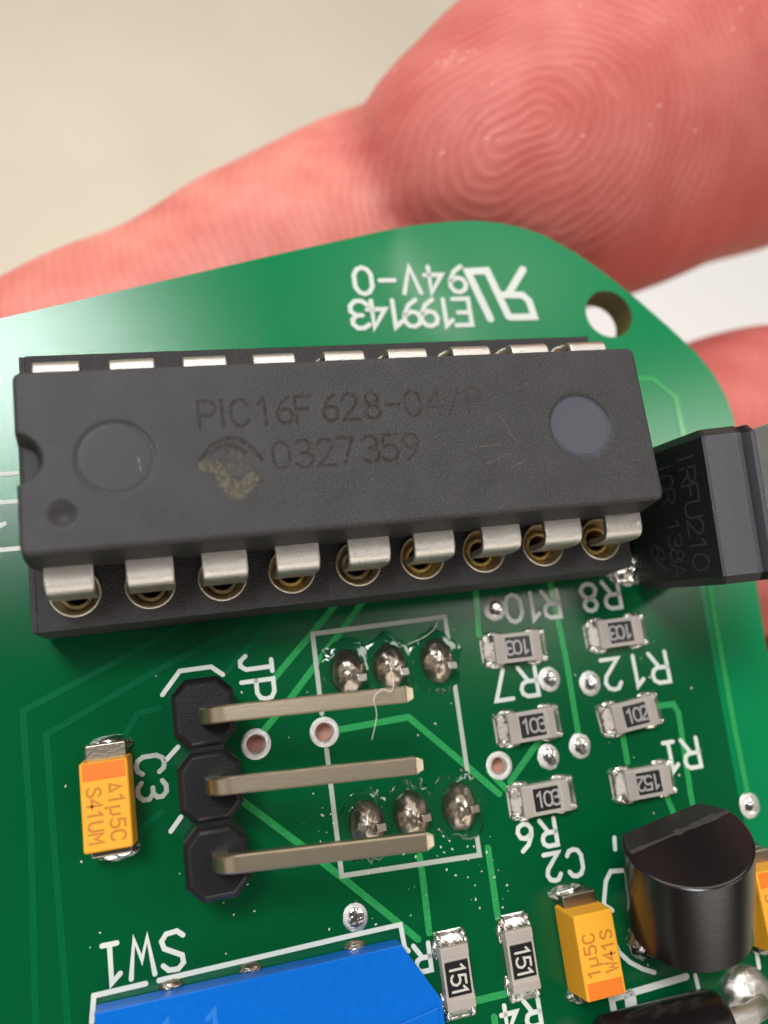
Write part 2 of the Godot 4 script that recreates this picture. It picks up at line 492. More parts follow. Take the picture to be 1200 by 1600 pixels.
# ---------------------------------------------------------------- the scene
func _ready() -> void:
	rng.seed = 20
	var cam := Camera3D.new()
	cam.name = "camera"
	var right := Vector3(0.967, 0.216, 0.134).normalized()
	var fwd := Vector3(0.240, -0.950, -0.201).normalized()
	right = (right - fwd * right.dot(fwd)).normalized()
	cam.transform = Transform3D(Basis(right, right.cross(fwd), -fwd), Vector3(-6.313, 33.028, 8.271) * S)
	var lens := CameraAttributesPhysical.new()
	lens.frustum_focal_length = 19.09
	lens.frustum_near = 0.004
	lens.frustum_far = 20.0
	lens.frustum_focus_distance = 0.0304
	lens.exposure_aperture = 27.0
	cam.attributes = lens
	cam.fov = 64.3
	cam.near = 0.004
	cam.far = 20.0
	add_child(cam, true)
	cam.current = true
	var we := WorldEnvironment.new()
	we.name = "surroundings"
	var env := Environment.new()
	env.background_mode = Environment.BG_COLOR
	env.background_color = lin(0.05, 0.048, 0.045)
	env.background_energy_multiplier = 1.0
	env.tonemap_mode = Environment.TONE_MAPPER_LINEAR
	env.tonemap_exposure = 1.12
	env.sdfgi_enabled = true
	env.ssao_enabled = true
	env.ssil_enabled = true
	we.environment = env
	add_child(we, true)
	# lamps: a bright window up to the left behind, a softer ceiling light to the right, added unseen fill panels at the sides, front and back
	lamp("window_light", Vector3(-150, 450, -215), Vector2(120, 170), 30.0, Color(0.97, 0.99, 1.0))
	lamp("window_side_light", Vector3(-78, 450, -228), Vector2(64, 150), 8.0, Color(0.99, 1.0, 0.97))
	lamp("ceiling_light", Vector3(300, 500, -95), Vector2(80, 230), 9.0, Color(1.0, 0.98, 0.95))
	lamp("ceiling_strip_light", Vector3(215, 500, -265), Vector2(130, 70), 4.0, Color(1.0, 0.98, 0.95))
	lamp("back_fill", Vector3(-10, 75, -135), Vector2(240, 60), 3.7, Color(1.0, 0.97, 0.93))
	lamp("front_fill", Vector3(60, 300, 560), Vector2(900, 400), 2.3, Color(1.0, 0.97, 0.93))
	lamp("right_fill", Vector3(640, 320, 60), Vector2(600, 460), 0.6, Color(1.0, 0.97, 0.93))
	lamp("left_fill", Vector3(-620, 330, 40), Vector2(600, 460), 0.7, Color(1.0, 0.97, 0.93))
	materials()
	setting()
	hand()
	board()
	chip_socket()
	chip()
	header()
	resistors()
	capacitors()
	power_transistor()
	small_transistor()
	blue_block()
	diode()
	dust()

func lamp(called: String, at: Vector3, size: Vector2, radiance: float, c: Color) -> void:
	var l := AreaLight3D.new()
	l.name = called
	l.area_size = size * S
	l.light_energy = radiance * size.x * size.y * S * S / PI
	l.light_color = c
	l.area_range = 5.0
	l.shadow_enabled = true
	l.transform = Transform3D(Basis.looking_at(-at.normalized()), at * S)
	add_child(l, true)


func setting() -> void:
	var mb := MB.new()
	mb.rbox(Vector3(0, -170, -300), Vector3(1500, 10, 1500), 4)
	var t := part(self, "table_top", mb, M.table_top)
	tag(t, "plain beige table top far out of focus below the board", "table", "", "structure")
	mb = MB.new()
	mb.xf = Transform3D(Basis(Vector3.UP, 0.12), Vector3(128, -159.9, -116))
	mb.rbox(Vector3.ZERO, Vector3(47, 0.15, 60), 0.1)
	t = part(self, "paper_sheet", mb, M.paper)
	tag(t, "bright white sheet of paper lying far below, between the fingers", "paper")


# ---------------------------------------------------------------- hand
func hand() -> void:
	# fingers as chains of (joint, radius); each chain is blended inside itself and joined to the palm
	var chains := [
		[[Vector3(12.3, -7.4, -19.5), 8.0], [Vector3(18, -7.9, -22.6), 9.2], [Vector3(24.4, -8.6, -25.9), 10.2], [Vector3(33.8, -10.2, -30.6), 11.7], [Vector3(48, -13, -39), 13.2], [Vector3(76, -20, -40), 14.5], [Vector3(98, -30, -22), 17.0]],
		[[Vector3(-40, -15, 4.0), 7.0], [Vector3(-17.5, -13, -5.8), 7.2], [Vector3(-9.1, -13, -9.7), 7.4], [Vector3(0.6, -13, -14.2), 8.1], [Vector3(7.6, -14.2, -17.6), 9.0], [Vector3(24, -22, -31), 9.0], [Vector3(46, -32, -47), 9.5], [Vector3(78, -33, -46), 11.0], [Vector3(98, -34, -24), 15.0]],
		[[Vector3(24.0, -12.2, -1.0), 8.7], [Vector3(31, -12.2, -1.2), 9.2], [Vector3(46, -15, -1.4), 10.0], [Vector3(70, -24, -4), 11.0], [Vector3(98, -34, -6), 15.0]],
		[[Vector3(18, -34, 16), 7.5], [Vector3(36, -31, 16), 8.5], [Vector3(66, -34, 12), 9.5], [Vector3(100, -38, 6), 14.0]],
		[[Vector3(30, -48, 30), 6.5], [Vector3(46, -44, 30), 7.5], [Vector3(72, -42, 24), 8.5], [Vector3(102, -42, 14), 13.0]],
		[[Vector3(98, -34, -12), 17.0], [Vector3(126, -46, 4), 22.0], [Vector3(152, -60, 14), 24.0]],
	]
	var mb := surface_nets(chains, 0.85, Vector3(-48, -96, -60), Vector3(180, 9, 46))
	# the pressed fingertips' skin is redder than the forefinger's, some of their shade painted in too: a tint that changes over about a millimetre
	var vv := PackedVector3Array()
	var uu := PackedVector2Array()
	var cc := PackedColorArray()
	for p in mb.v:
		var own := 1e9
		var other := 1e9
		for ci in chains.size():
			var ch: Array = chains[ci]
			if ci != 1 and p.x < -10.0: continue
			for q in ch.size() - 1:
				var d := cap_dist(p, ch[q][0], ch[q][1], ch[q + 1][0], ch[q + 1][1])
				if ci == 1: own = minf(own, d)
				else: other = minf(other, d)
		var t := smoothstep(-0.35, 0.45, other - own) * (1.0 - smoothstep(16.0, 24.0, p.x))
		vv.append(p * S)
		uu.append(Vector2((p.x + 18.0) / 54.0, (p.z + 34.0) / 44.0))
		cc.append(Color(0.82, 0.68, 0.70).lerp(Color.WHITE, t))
	var a := []
	a.resize(Mesh.ARRAY_MAX)
	a[Mesh.ARRAY_VERTEX] = vv
	a[Mesh.ARRAY_NORMAL] = mb.n
	a[Mesh.ARRAY_TEX_UV] = uu
	a[Mesh.ARRAY_COLOR] = cc
	var me := ArrayMesh.new()
	me.add_surface_from_arrays(Mesh.PRIMITIVE_TRIANGLES, a)
	me.surface_set_material(0, skin_material())
	var o := MeshInstance3D.new()
	o.name = "hand"
	o.mesh = me
	add_child(o, true)
	tag(o, "pinkish hand holding the green board between a large ridged fingertip and two other fingers", "hand")

func cap_dist(p: Vector3, a: Vector3, ra: float, b: Vector3, rb: float) -> float:
	var ab := b - a
	var t := clampf((p - a).dot(ab) / ab.length_squared(), 0.0, 1.0)
	return p.distance_to(a + ab * t) - lerpf(ra, rb, t)

func surface_nets(chains: Array, cell: float, lo: Vector3, hi: Vector3) -> MB:
	var nx := int((hi.x - lo.x) / cell) + 1
	var ny := int((hi.y - lo.y) / cell) + 1
	var nz := int((hi.z - lo.z) / cell) + 1
	var f := PackedFloat32Array()
	f.resize(nx * ny * nz)
	f.fill(9.0)
	var B := 6
	for bx in range(0, nx, B):
		for by in range(0, ny, B):
			for bz in range(0, nz, B):
				var mid := lo + Vector3(bx + B * 0.5, by + B * 0.5, bz + B * 0.5) * cell
				var reach := B * cell * 0.9 + 4.0
				var near := []
				for ci in chains.size():
					var ch: Array = chains[ci]
					for i in ch.size() - 1:
						var d := cap_dist(mid, ch[i][0], ch[i][1], ch[i + 1][0], ch[i + 1][1])
						if d < reach:
							near.append([ci, ch[i][0], ch[i][1], ch[i + 1][0], ch[i + 1][1]])
				if near.is_empty(): continue
				for x in range(bx, mini(bx + B, nx)):
					for y in range(by, mini(by + B, ny)):
						for z in range(bz, mini(bz + B, nz)):
							var p := lo + Vector3(x, y, z) * cell
							var best := 9.0
							var cur := 9.0
							var cid := -1
							for q in near:
								var d := cap_dist(p, q[1], q[2], q[3], q[4])
								if q[0] != cid:
									best = join(best, cur, 0.3 if p.x < 62.0 else 6.0)
									cur = d
									cid = q[0]
								else:
									cur = join(cur, d, 3.6)
							best = join(best, cur, 0.3 if p.x < 62.0 else 6.0)
							f[(x * ny + y) * nz + z] = best
	var at := {}
	var vs := PackedVector3Array()
	var mb := MB.new()
	var sx := ny * nz
	for x in nx - 1:
		for y in ny - 1:
			for z in nz - 1:
				var i := x * sx + y * nz + z
				var a := f[i]
				if absf(a) > 4.0: continue
				var vals := [a, f[i + 1], f[i + nz], f[i + nz + 1], f[i + sx], f[i + sx + 1], f[i + sx + nz], f[i + sx + nz + 1]]
				var neg := 0
				for q in vals:
					if q < 0.0: neg += 1
				if neg == 0 or neg == 8: continue
				var sum := Vector3.ZERO
				var c := 0
				for e in [[0, 1], [2, 3], [4, 5], [6, 7], [0, 2], [1, 3], [4, 6], [5, 7], [0, 4], [1, 5], [2, 6], [3, 7]]:
					var u: float = vals[e[0]]
					var w: float = vals[e[1]]
					if (u < 0.0) == (w < 0.0): continue
					var t := u / (u - w)
					var pa := Vector3(e[0] >> 2, (e[0] >> 1) & 1, e[0] & 1)
					var pb := Vector3(e[1] >> 2, (e[1] >> 1) & 1, e[1] & 1)
					sum += pa.lerp(pb, t)
					c += 1
				at[i] = vs.size()
				vs.append(lo + (Vector3(x, y, z) + sum / c) * cell)
	var nrm := PackedVector3Array()
	nrm.resize(vs.size())
	var faces := PackedInt32Array()
	var step := [sx, nz, 1]
	for i in at.keys():
		for ax in 3:
			# the edge from corner i along ax, shared by four cells
			var s: int = step[ax]
			if (f[i] < 0.0) == (f[i + s] < 0.0): continue
			var s1: int = step[(ax + 1) % 3]
			var s2: int = step[(ax + 2) % 3]
			if not (at.has(i - s1) and at.has(i - s2) and at.has(i - s1 - s2)): continue
			var q := [at[i], at[i - s1], at[i - s1 - s2], at[i - s2]]
			if f[i] < 0.0: q.reverse()
			faces.append_array([q[0], q[1], q[2], q[0], q[2], q[3]])
			var fn := (vs[q[2]] - vs[q[0]]).cross(vs[q[3]] - vs[q[1]])
			for k in q: nrm[k] += fn
	for k in range(0, faces.size(), 3):
		for j in 3:
			mb.v.append(vs[faces[k + j]])
			mb.n.append(nrm[faces[k + j]].normalized())
	# make normals point outwards and the winding agree
	var probe := 0.0
	var c := Vector3(20.5, -11.4, -25.2)
	for k in mini(mb.v.size(), 60000):
		if mb.v[k].distance_to(c) < 13.0: probe += mb.n[k].dot(mb.v[k] - c)
	if probe < 0.0:
		for k in mb.n.size(): mb.n[k] = -mb.n[k]
	for k in range(0, mb.v.size(), 3):
		if (mb.v[k + 2] - mb.v[k]).cross(mb.v[k + 1] - mb.v[k]).dot(mb.n[k]) < 0.0:
			var t := mb.v[k + 1]; mb.v[k + 1] = mb.v[k + 2]; mb.v[k + 2] = t
			t = mb.n[k + 1]; mb.n[k + 1] = mb.n[k + 2]; mb.n[k + 2] = t
	return mb

func join(a: float, b: float, k: float) -> float:
	var h := maxf(k - absf(a - b), 0.0) / k
	return minf(a, b) - h * h * k * 0.25

func skin_material() -> StandardMaterial3D:
	var W := 1350
	var H := 1100
	var hb := PackedByteArray(); hb.resize(W * H)
	var cb := PackedByteArray(); cb.resize(W * H * 3)
	var warp := FastNoiseLite.new(); warp.seed = 4; warp.frequency = 0.16
	var blot := FastNoiseLite.new(); blot.seed = 9; blot.frequency = 0.22; blot.fractal_octaves = 3
	var tiny := FastNoiseLite.new(); tiny.seed = 12; tiny.frequency = 2.2
	var brk := FastNoiseLite.new(); brk.seed = 13; brk.frequency = 1.1
	var forks := []
	for k in 10:
		forks.append(Vector3(rng.randf_range(4.0, 26.0), rng.randf_range(-27.0, -13.0), 1.0 if k % 2 else -1.0))
	for j in H:
		var z := -34.0 + 44.0 * j / H
		for i in W:
			var x := -18.0 + 54.0 * i / W
			var w := warp.get_noise_2d(x, z)
			var t := tiny.get_noise_2d(x, z)
			var h := 0.5 + 0.16 * t
			var ridge := 0.0
			if x < 4.0 and z <= -9.0:
				for cr0 in [[9.2, 0.35, 6.0, 0.34], [7.9, 0.5, 10.0, 0.2], [8.5, 0.42, 14.0, 0.16], [-1.6, 0.3, 5.0, 0.2]]:
					var cr: float = x + cr0[0] + (z + 12.5) * cr0[1] + w * 0.6
					h -= cr0[3] * exp(-cr * cr * cr0[2])
			if z > -9.0:
				h += 0.26 * sin(TAU * (x * 0.93 + z * 0.25 + w * 1.2) / 0.6) * clampf((x - 12.0) / 4.0, 0.0, 1.0)
			else:
				# loops round a short core line, bent by slow noise, with forks where a ridge begins or ends
				var core := Geometry2D.get_closest_point_to_segment(Vector2(x, z), Vector2(10.6, -17.0), Vector2(12.8, -17.6))
				var dx := x - core.x
				var dz := z - core.y
				var r := sqrt(dx * dx * 0.8 + dz * dz + 0.05 * dx * dz + 0.02) + 0.75 * warp.get_noise_2d(x * 0.5 + 40.0, z * 0.5) + w * 0.16
				var ph := TAU * r / 0.49 + atan2(dz, dx)
				for fk in forks:
					ph += fk.z * atan2(z - fk.y, x - fk.x)
				var rid := sin(ph)
				rid = pow(0.5 + 0.5 * rid, 1.6) * 2.0 - 1.0
				h += 0.34 * clampf((x - 1.8) / 1.6, 0.0, 1.0) * rid * clampf(0.72 + 0.75 * brk.get_noise_2d(x, z), 0.2, 1.0)
				ridge = 0.9 * rid
			hb[j * W + i] = int(clampf(h, 0.0, 1.0) * 255.0)
			var b := blot.get_noise_2d(x, z)
			var pore := 1.0 + 0.05 * ridge + 0.05 * t
			var c := Color(0.61 + 0.08 * b, 0.190 + 0.06 * b, 0.155 + 0.05 * b) * pore
			if t > 0.86: c = c.lerp(Color(0.8, 0.55, 0.45), 0.35)
			c = c.linear_to_srgb()
			var o := (j * W + i) * 3
			cb[o] = int(c.r * 255.0); cb[o + 1] = int(c.g * 255.0); cb[o + 2] = int(c.b * 255.0)
	# flakes of dry skin on the large fingertip
	for k in 46:
		var px := rng.randf_range(6, 32)
		var pz := rng.randf_range(-31, -17)
		if k < 14:
			px = 9.0 + rng.randf_range(-0.9, 0.9); pz = -22.2 + rng.randf_range(-0.5, 0.5)
		var ln := rng.randf_range(2, 7)
		var an := rng.randf_range(-0.9, 0.3)
		for s in int(ln * 2.0):
			var ix := int((px + 18.0) / 54.0 * W + cos(an) * s * 0.5)
			var iz := int((pz + 34.0) / 44.0 * H + sin(an) * s * 0.5)
			if ix < 1 or iz < 1 or ix >= W - 1 or iz >= H - 1: continue
			for dd in [0, 1]:
				var o: int = ((iz + dd) * W + ix) * 3
				cb[o] = 236; cb[o + 1] = 196; cb[o + 2] = 178
				hb[(iz + dd) * W + ix] = 235
	var m := mat("skin", Color.WHITE, 0.5, 0.0, 0.35)
	m.albedo_texture = ImageTexture.create_from_image(Image.create_from_data(W, H, false, Image.FORMAT_RGB8, cb))
	m.heightmap_enabled = true
	m.heightmap_texture = ImageTexture.create_from_image(Image.create_from_data(W, H, false, Image.FORMAT_L8, hb))
	m.heightmap_scale = 0.006
	m.texture_repeat = false
	m.vertex_color_use_as_albedo = true
	m.subsurf_scatter_enabled = true
	m.subsurf_scatter_strength = 0.12
	return m


# ---------------------------------------------------------------- board
func pl(s: String) -> PackedVector2Array:
	var a := PackedVector2Array()
	for p in s.split(" "):
		var c: PackedStringArray = p.split(",")
		a.append(Vector2(float(c[0]), float(c[1])))
	return a

func flat_line(parent: Node3D, called: String, s: String, w: float, th: float, m: Material) -> void:
	var mb := MB.new()
	var pts := pl(s)
	for i in pts.size(): pts[i].y = -pts[i].y
	mb.ribbon(Vector3.ZERO, Vector3.RIGHT, Vector3.FORWARD, pts, w, th)
	part(parent, called, mb, m)

func board() -> void:
	var b := thing("circuit_board", "green printed circuit board with rounded corner, white lettering and a mounting hole", "circuit board")
	var outline := pl("-26,-5 -12.81,-8.1 -5,-9.97 -0.7,-11.0 2.6,-11.75 3.9,-12.05 5.4,-12.33 7.08,-12.52 8.5,-12.58 9.7,-12.46 10.8,-12.22 11.9,-11.8 13.42,-10.84 14.9,-9.6 16.36,-8.16 17.74,-6.66 18.9,-5.3 19.55,-4.2 19.95,-3.1 20.1,-1.97 20.05,0 19.7,3 19.3,6 19.05,9 19.0,14 19.0,34 -26,34")
	var csg := CSGCombiner3D.new()
	csg.name = "laminate"
	csg.scale = Vector3.ONE * S
	b.add_child(csg, true)
	var poly := CSGPolygon3D.new()
	poly.name = "slab"
	poly.polygon = outline
	poly.depth = 1.6
	poly.rotation.x = PI / 2
	poly.position.y = -1.6
	poly.material = M.solder_mask
	csg.add_child(poly, true)
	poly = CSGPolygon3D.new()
	poly.name = "painted_shade_green"  # made-up sheet: shading of the lower left board laid on as darker green
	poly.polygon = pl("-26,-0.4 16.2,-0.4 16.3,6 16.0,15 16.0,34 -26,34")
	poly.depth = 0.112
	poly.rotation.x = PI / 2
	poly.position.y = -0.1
	poly.material = M.painted_shade_green
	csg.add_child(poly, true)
	var holes := [[Vector2(14.55, -7.55), 1.22], [Vector2(-4.3, 9.98), 0.36], [Vector2(-1.6, 9.92), 0.36], [Vector2(5.38, 12.28), 0.34]]
	for h in holes:
		var c := CSGCylinder3D.new()
		c.name = "hole"
		c.operation = CSGShape3D.OPERATION_SUBTRACTION
		c.radius = h[1]
		c.height = 8.0
		c.sides = 40
		c.material = M.laminate_edge
		c.position = Vector3(h[0].x, -0.8, h[0].y)
		csg.add_child(c, true)
	# copper tracks under the green coating
	for s in ["-1.05,9.92 1.86,9.83 4.09,12.18 5.19,13.36", "-4.99,12.01 -2.93,13.98 -1.23,15.69 0.25,17.21 1.05,18.04", "1.54,15.11 1.56,15.82 1.52,17.9", "4.37,15.3 4.34,17.9", "16.85,3.5 16.81,5.63 16.70,7.83 16.51,12.15 16.45,15.2", "9.0,4.5 9.07,6.49 9.13,8.52 9.08,11.7", "12.9,10.93 13.77,10.96 13.93,11.37 13.73,14.73 13.7,18", "7.31,11.54 5.74,12.97", "11.10,11.6 11.08,13.0", "12,-4.12 16.12,-4.13 17.15,-3.12 17.16,-1.2 17.1,2", "-3.35,7.61 -0.59,5.04 0.4,4", "-3.93,9.51 -2.70,8.37 0.61,4.99 1.5,4", "5.54,4 5.54,5.26 5.38,6.9", "4.9,12.4 5.5,13.2", "12.6,14.7 12.9,16 12.9,18", "3.6,21.3 3.6,24", "3.0,20.6 4.2,20.6"]:
		flat_line(b, "copper_track", s, 0.26, 0.03, M.copper_under_mask)
	for s in ["-12.62,24 -12.62,18.09 -12.49,11.85 -12.59,7.57 -9.62,6.36 -6.57,5.08", "-11.5,24 -11.6,17.93 -11.75,11.98 -11.82,8.53 -7.24,6.49 -4.48,5.50", "-5.15,7.13 -2.84,4.95", "-9.1,9.0 -8.58,8.24 -7.75,8.12", "-8.0,11.9 -9.2,12.6", "-1.5,5.6 -1.5,4.6"]:
		flat_line(b, "copper_track", s, 0.24, 0.028, M.faint_copper)
	# plated holes and filled vias
	for h in holes.slice(1):
		var mb := MB.new()
		mb.lathe(Vector3(h[0].x, 0, h[0].y), [Vector2(h[1] + 0.24, 0.0), Vector2(h[1] + 0.2, 0.045), Vector2(h[1] + 0.06, 0.06), Vector2(h[1], 0.02), Vector2(h[1] - 0.02, -0.8)])
		var ring := part(b, "plated_hole", mb, M.via_tin)
		mb = MB.new()
		mb.lathe(Vector3(h[0].x, 0, h[0].y), [Vector2(h[1] - 0.02, -0.42), Vector2(0.0, -0.5)])
		part(ring, "hole_fill", mb, M.via_copper)
	var k := 0
	for p in [Vector2(6.28, 5.92), Vector2(8.2, 9.15), Vector2(10.04, 9.56), Vector2(9.06, 12.04), Vector2(7.58, 12.26), Vector2(16.43, 15.64), Vector2(-1.25, 16.83)]:
		k += 1
		var mb := MB.new()
		mb.lump(Vector3(p.x, 0, p.y), Vector3(0.5, 0.12, 0.54), k, 0.05, 0.4)
		var pad := part(b, "solder_filled_via", mb, M.via_tin)
		mb = MB.new()
		mb.lump(Vector3(p.x + 0.03, 0.07, p.y), Vector3(0.33, 0.085, 0.36), k + 30, 0.12)
		part(pad, "solder_bead", mb, M.solder)
	# two rows of soldered leads inside the printed rectangle
	k = 0
	for p in [Vector3(-0.40, 0, 7.75), Vector3(1.34, 0, 7.75), Vector3(3.36, 0, 7.75), Vector3(-0.38, 0, 13.6), Vector3(1.42, 0, 13.55), Vector3(3.4, 0, 13.55)]:
		k += 1
		var mb := MB.new()
		mb.lump(p, Vector3(0.72, 0.85, 0.95), 50 + k, 0.06)
		var j := part(b, "solder_joint", mb, M.solder_dull)
		mb = MB.new()
		mb.xf = Transform3D(Basis(Vector3(0.3, 0, 1).normalized(), -0.35), p + Vector3(0.28, 0.55, 0.3 if k < 4 else 0.1))
		mb.rbox(Vector3.ZERO, Vector3(0.22, 0.42, 0.16), 0.06)
		part(j, "cut_lead", mb, M.tin_lead if k < 4 else M.solder_dull)
		mb = MB.new()
		mb.lump(p, Vector3(1.15, 0.12, 1.35), 70 + k, 0.16)
		part(j, "flux_film", mb, M.flux)
	# white print
	var L := Vector3.LEFT
	var Z := Vector3.BACK
	var y := Vector3(0, 0, 0)
	var th := 0.035
	for t in [["R10", 9.24, 5.42, 1.16, 0.88], ["R8", 12.2, 5.32, 1.2, 1.1], ["R7", 7.62, 8.5, 1.22, 1.16], ["R12", 13.84, 8.68, 1.3, 1.16], ["R1", 14.5, 12.5, 1.2, 0.98], ["R6", 7.34, 14.66, 1.02, 1.02], ["C2", 8.26, 15.98, 1.02, 0.98], ["R4", 5.45, 21.0, 0.95, 0.95], ["R5", 1.42, 18.24, 0.95, 0.8], ["SW1", -7.56, 16.04, 1.26, 1.06]]:
		var mb := MB.new()
		letters(mb, t[0], Vector3(t[1], 0, t[2]), L, Z, t[3], t[4], 0.175, th, t[0] != "R10" and t[0] != "R12")
		part(b, "printed_designator", mb, M.silk)
	for t in [["JP", -4.62, 6.6, 1.24, 1.0, "silk"], ["C3", -8.76, 9.84, 1.02, 0.92, "silk_old"]]:
		var mb := MB.new()
		letters(mb, t[0], Vector3(t[1], 0, t[2]), Z, Vector3.RIGHT, t[3], t[4], 0.175, th)
		part(b, "printed_designator", mb, M[t[5]])
	var mb := MB.new()
	letters(mb, "E199143", Vector3(7.42, 0, -8.5), L, Z, 1.32, 0.81, 0.21, th)
	part(b, "printed_certificate_number", mb, M.silk)
	mb = MB.new()
	letters(mb, "94V-0", Vector3(7.45, 0, -10.16), L, Z, 1.32, 1.13, 0.21, th)
	part(b, "printed_flame_rating", mb, M.silk)
	# slanted U and turned R mark
	mb = MB.new()
	mb.ribbon(Vector3.ZERO, Vector3.RIGHT, Vector3.FORWARD, pl("8.37,7.45 7.64,9.88 8.62,9.92 9.3,7.55"), 0.36, th)
	mb.ribbon(Vector3.ZERO, Vector3.RIGHT, Vector3.FORWARD, pl("10.46,9.95 9.5,8.72"), 0.36, th + 0.0008)
	mb.ribbon(Vector3.ZERO, Vector3.RIGHT, Vector3.FORWARD, pl("9.05,8.66 10.2,8.62 10.48,8.3 10.6,7.5 9.4,7.5"), 0.34, th + 0.0016)
	part(b, "printed_approval_mark", mb, M.silk)
	for s in ["-7.62,7.66 -6.91,6.85 -5.72,6.84 -5.3,7.2", "-7.66,10.06 -7.2,9.66", "-7.7,12.62 -7.3,12.18", "-16,-1.52 -12.4,-1.53", "-16,-0.39 -12.4,-0.40", "-16,1.47 -12.4,1.47", "-13.3,0.62 -12.95,0.45", "-10.82,18.4 -10.7,17.58 -8.95,17.55", "-8.5,17.54 -3.88,17.46 -1.77,17.42 0.44,17.40 0.50,18.3", "9.97,17.15 9.43,17.09 9.14,17.42 8.87,18.26 9.19,18.54", "9.02,19.6 9.16,20.1 9.55,20.55 10.05,20.9 10.53,21.13", "12.3,21.6 12.34,22.4", "15.28,21.18 15.25,21.9", "9.86,15.85 9.8,16.3"]:
		flat_line(b, "printed_outline", s, 0.175, th, M.silk)
	mb = MB.new()
	mb.ribbon(Vector3.ZERO, Vector3.RIGHT, Vector3.FORWARD, pl("-1.6,-10.6 -1.58,-15.28 3.98,-15.5 4.02,-6.0 -1.62,-6.05 -1.62,-9.2"), 0.185, th)
	part(b, "printed_rectangle", mb, M.silk_old)
	flat_line(b, "printed_outline", "11.9,21.56 8.5,21.68 8.56,24", 0.26, th, M.silk)
	flat_line(b, "printed_bar", "9.3,21.75 9.18,24", 0.5, th, M.silk)


# ---------------------------------------------------------------- socket and chip
func chip_socket() -> void:
	var s := thing("chip_socket", "black eighteen-way socket with round metal contacts under the long chip", "chip socket", Vector3(0, 0, 0))
	var mb := MB.new()
	var top := 2.98
	for row in [-1.0, 1.0]:
		var zc: float = 3.81 * row
		for i in 9:
			var c := Vector3((i - 4) * 2.54, 0, zc)
			var hx := 1.27
			var zo := 1.28
			for k in 32:
				var pr := []
				var pi := []
				for e in 2:
					var t := TAU * (k + e) / 32.0
					var d := Vector2(cos(t), sin(t))
					var q := d * minf(hx / maxf(absf(d.x), 1e-6), zo / maxf(absf(d.y), 1e-6))
					pr.append(c + Vector3(q.x, top, q.y))
					pi.append(c + Vector3(d.x * 0.9, top, d.y * 0.9))
				mb.quad(pr[0], pr[1], pi[1], pi[0], Vector3.UP)
				var nn: Vector3 = (c - (pi[0] + pi[1]) * 0.5) * Vector3(1, 0, 1)
				mb.quad(pi[0], pi[1], pi[1] - Vector3.UP * 1.6, pi[0] - Vector3.UP * 1.6, nn)
		# outer and inner sides with slightly ragged edges
		for side in [-1.28, 1.28]:
			var prev := Vector3.ZERO
			for i in 61:
				var p := Vector3(-11.43 + 22.86 * i / 60.0, top, zc + side)
				if i:
					mb.quad(prev, p, p - Vector3.UP * 2.6, prev - Vector3.UP * 2.6, Vector3(0, 0, signf(side)))
				prev = p
		for e in [-1.0, 1.0]:
			mb.quad(Vector3(e * 11.43, top, zc - 1.28), Vector3(e * 11.43, top, zc + 1.28), Vector3(e * 11.43, top - 2.6, zc + 1.28), Vector3(e * 11.43, top - 2.6, zc - 1.28), Vector3(e, 0, 0))
	for x in [-11.0, 0.0, 11.0]:
		mb.rbox(Vector3(x, 1.7, 0), Vector3(0.55, 1.2, 2.6), 0.12)
	for e in [-1.0, 1.0]:
		mb.rbox(Vector3(0, 0.42, e * 3.81), Vector3(11.38, 0.1, 1.2), 0.05)
	for e in [-1.0, 1.0]:
		mb.rbox(Vector3(-11.54, 1.7, e * 3.81), Vector3(0.11, 1.276, 1.27), 0.05)
	part(s, "socket_body", mb, M.socket_plastic)
	var cup := MB.new()
	cup.lathe(Vector3.ZERO, [Vector2(0.895, -0.5), Vector2(0.895, 0.0), Vector2(0.87, 0.05), Vector2(0.83, 0.045), Vector2(0.77, -0.06), Vector2(0.62, -0.45), Vector2(0.56, -0.72), Vector2(0.54, -1.9), Vector2(0.0, -2.0)], 36)
	var clip := MB.new()
	clip.lathe(Vector3.ZERO, [Vector2(0.6, -0.5), Vector2(0.55, -0.36), Vector2(0.46, -0.36), Vector2(0.4, -0.5), Vector2(0.3, -1.2), Vector2(0.28, -1.7)], 30)
	var proto := part(s, "contact", cup, M.contact_tin)
	part(proto, "contact_clip", clip, M.gold)
	var first := true
	for row in [-1.0, 1.0]:
		for i in 9:
			var o: Node3D = proto
			if not first:
				o = proto.duplicate()
				o.name = "contact"
				s.add_child(o, true)
			first = false
			o.position = Vector3((i - 4) * 2.54, 2.99, 3.81 * row) * S
			o.rotation.y = rng.randf() * TAU
			if i < 5 and row > 0.0 and i != 3: (o.get_child(0) as MeshInstance3D).material_override = M.brass_dull

const HX := 11.28
const HZ := 3.06

func chip_height(x: float, z: float) -> float:
	var h := 0.0
	var e := minf(HX - absf(x), HZ - absf(z))
	if e < 0.14: h -= 0.14 - sqrt(maxf(0.0, 0.14 * 0.14 - (0.14 - e) * (0.14 - e)))
	var d := Vector2(x + 8.24, z - 0.07).length()
	h -= 0.035 * smoothstep(1.28, 1.2, d)
	h -= 0.03 * exp(-pow((d - 1.22) / 0.05, 2.0))
	d = Vector2(x - 8.42, z - 0.0).length()
	h -= 0.06 * smoothstep(1.26, 1.2, d)
	h -= 0.05 * exp(-pow((d - 1.2) / 0.045, 2.0))
	d = Vector2(x + 9.97, z - 1.8).length()
	h -= 0.26 * pow(maxf(0.0, 1.0 - d * d / 0.2), 1.2)
	d = Vector2((x + 11.4) * 0.95, z + 0.1).length()
	h -= 0.75 * smoothstep(0.88, 0.7, d)
	return h

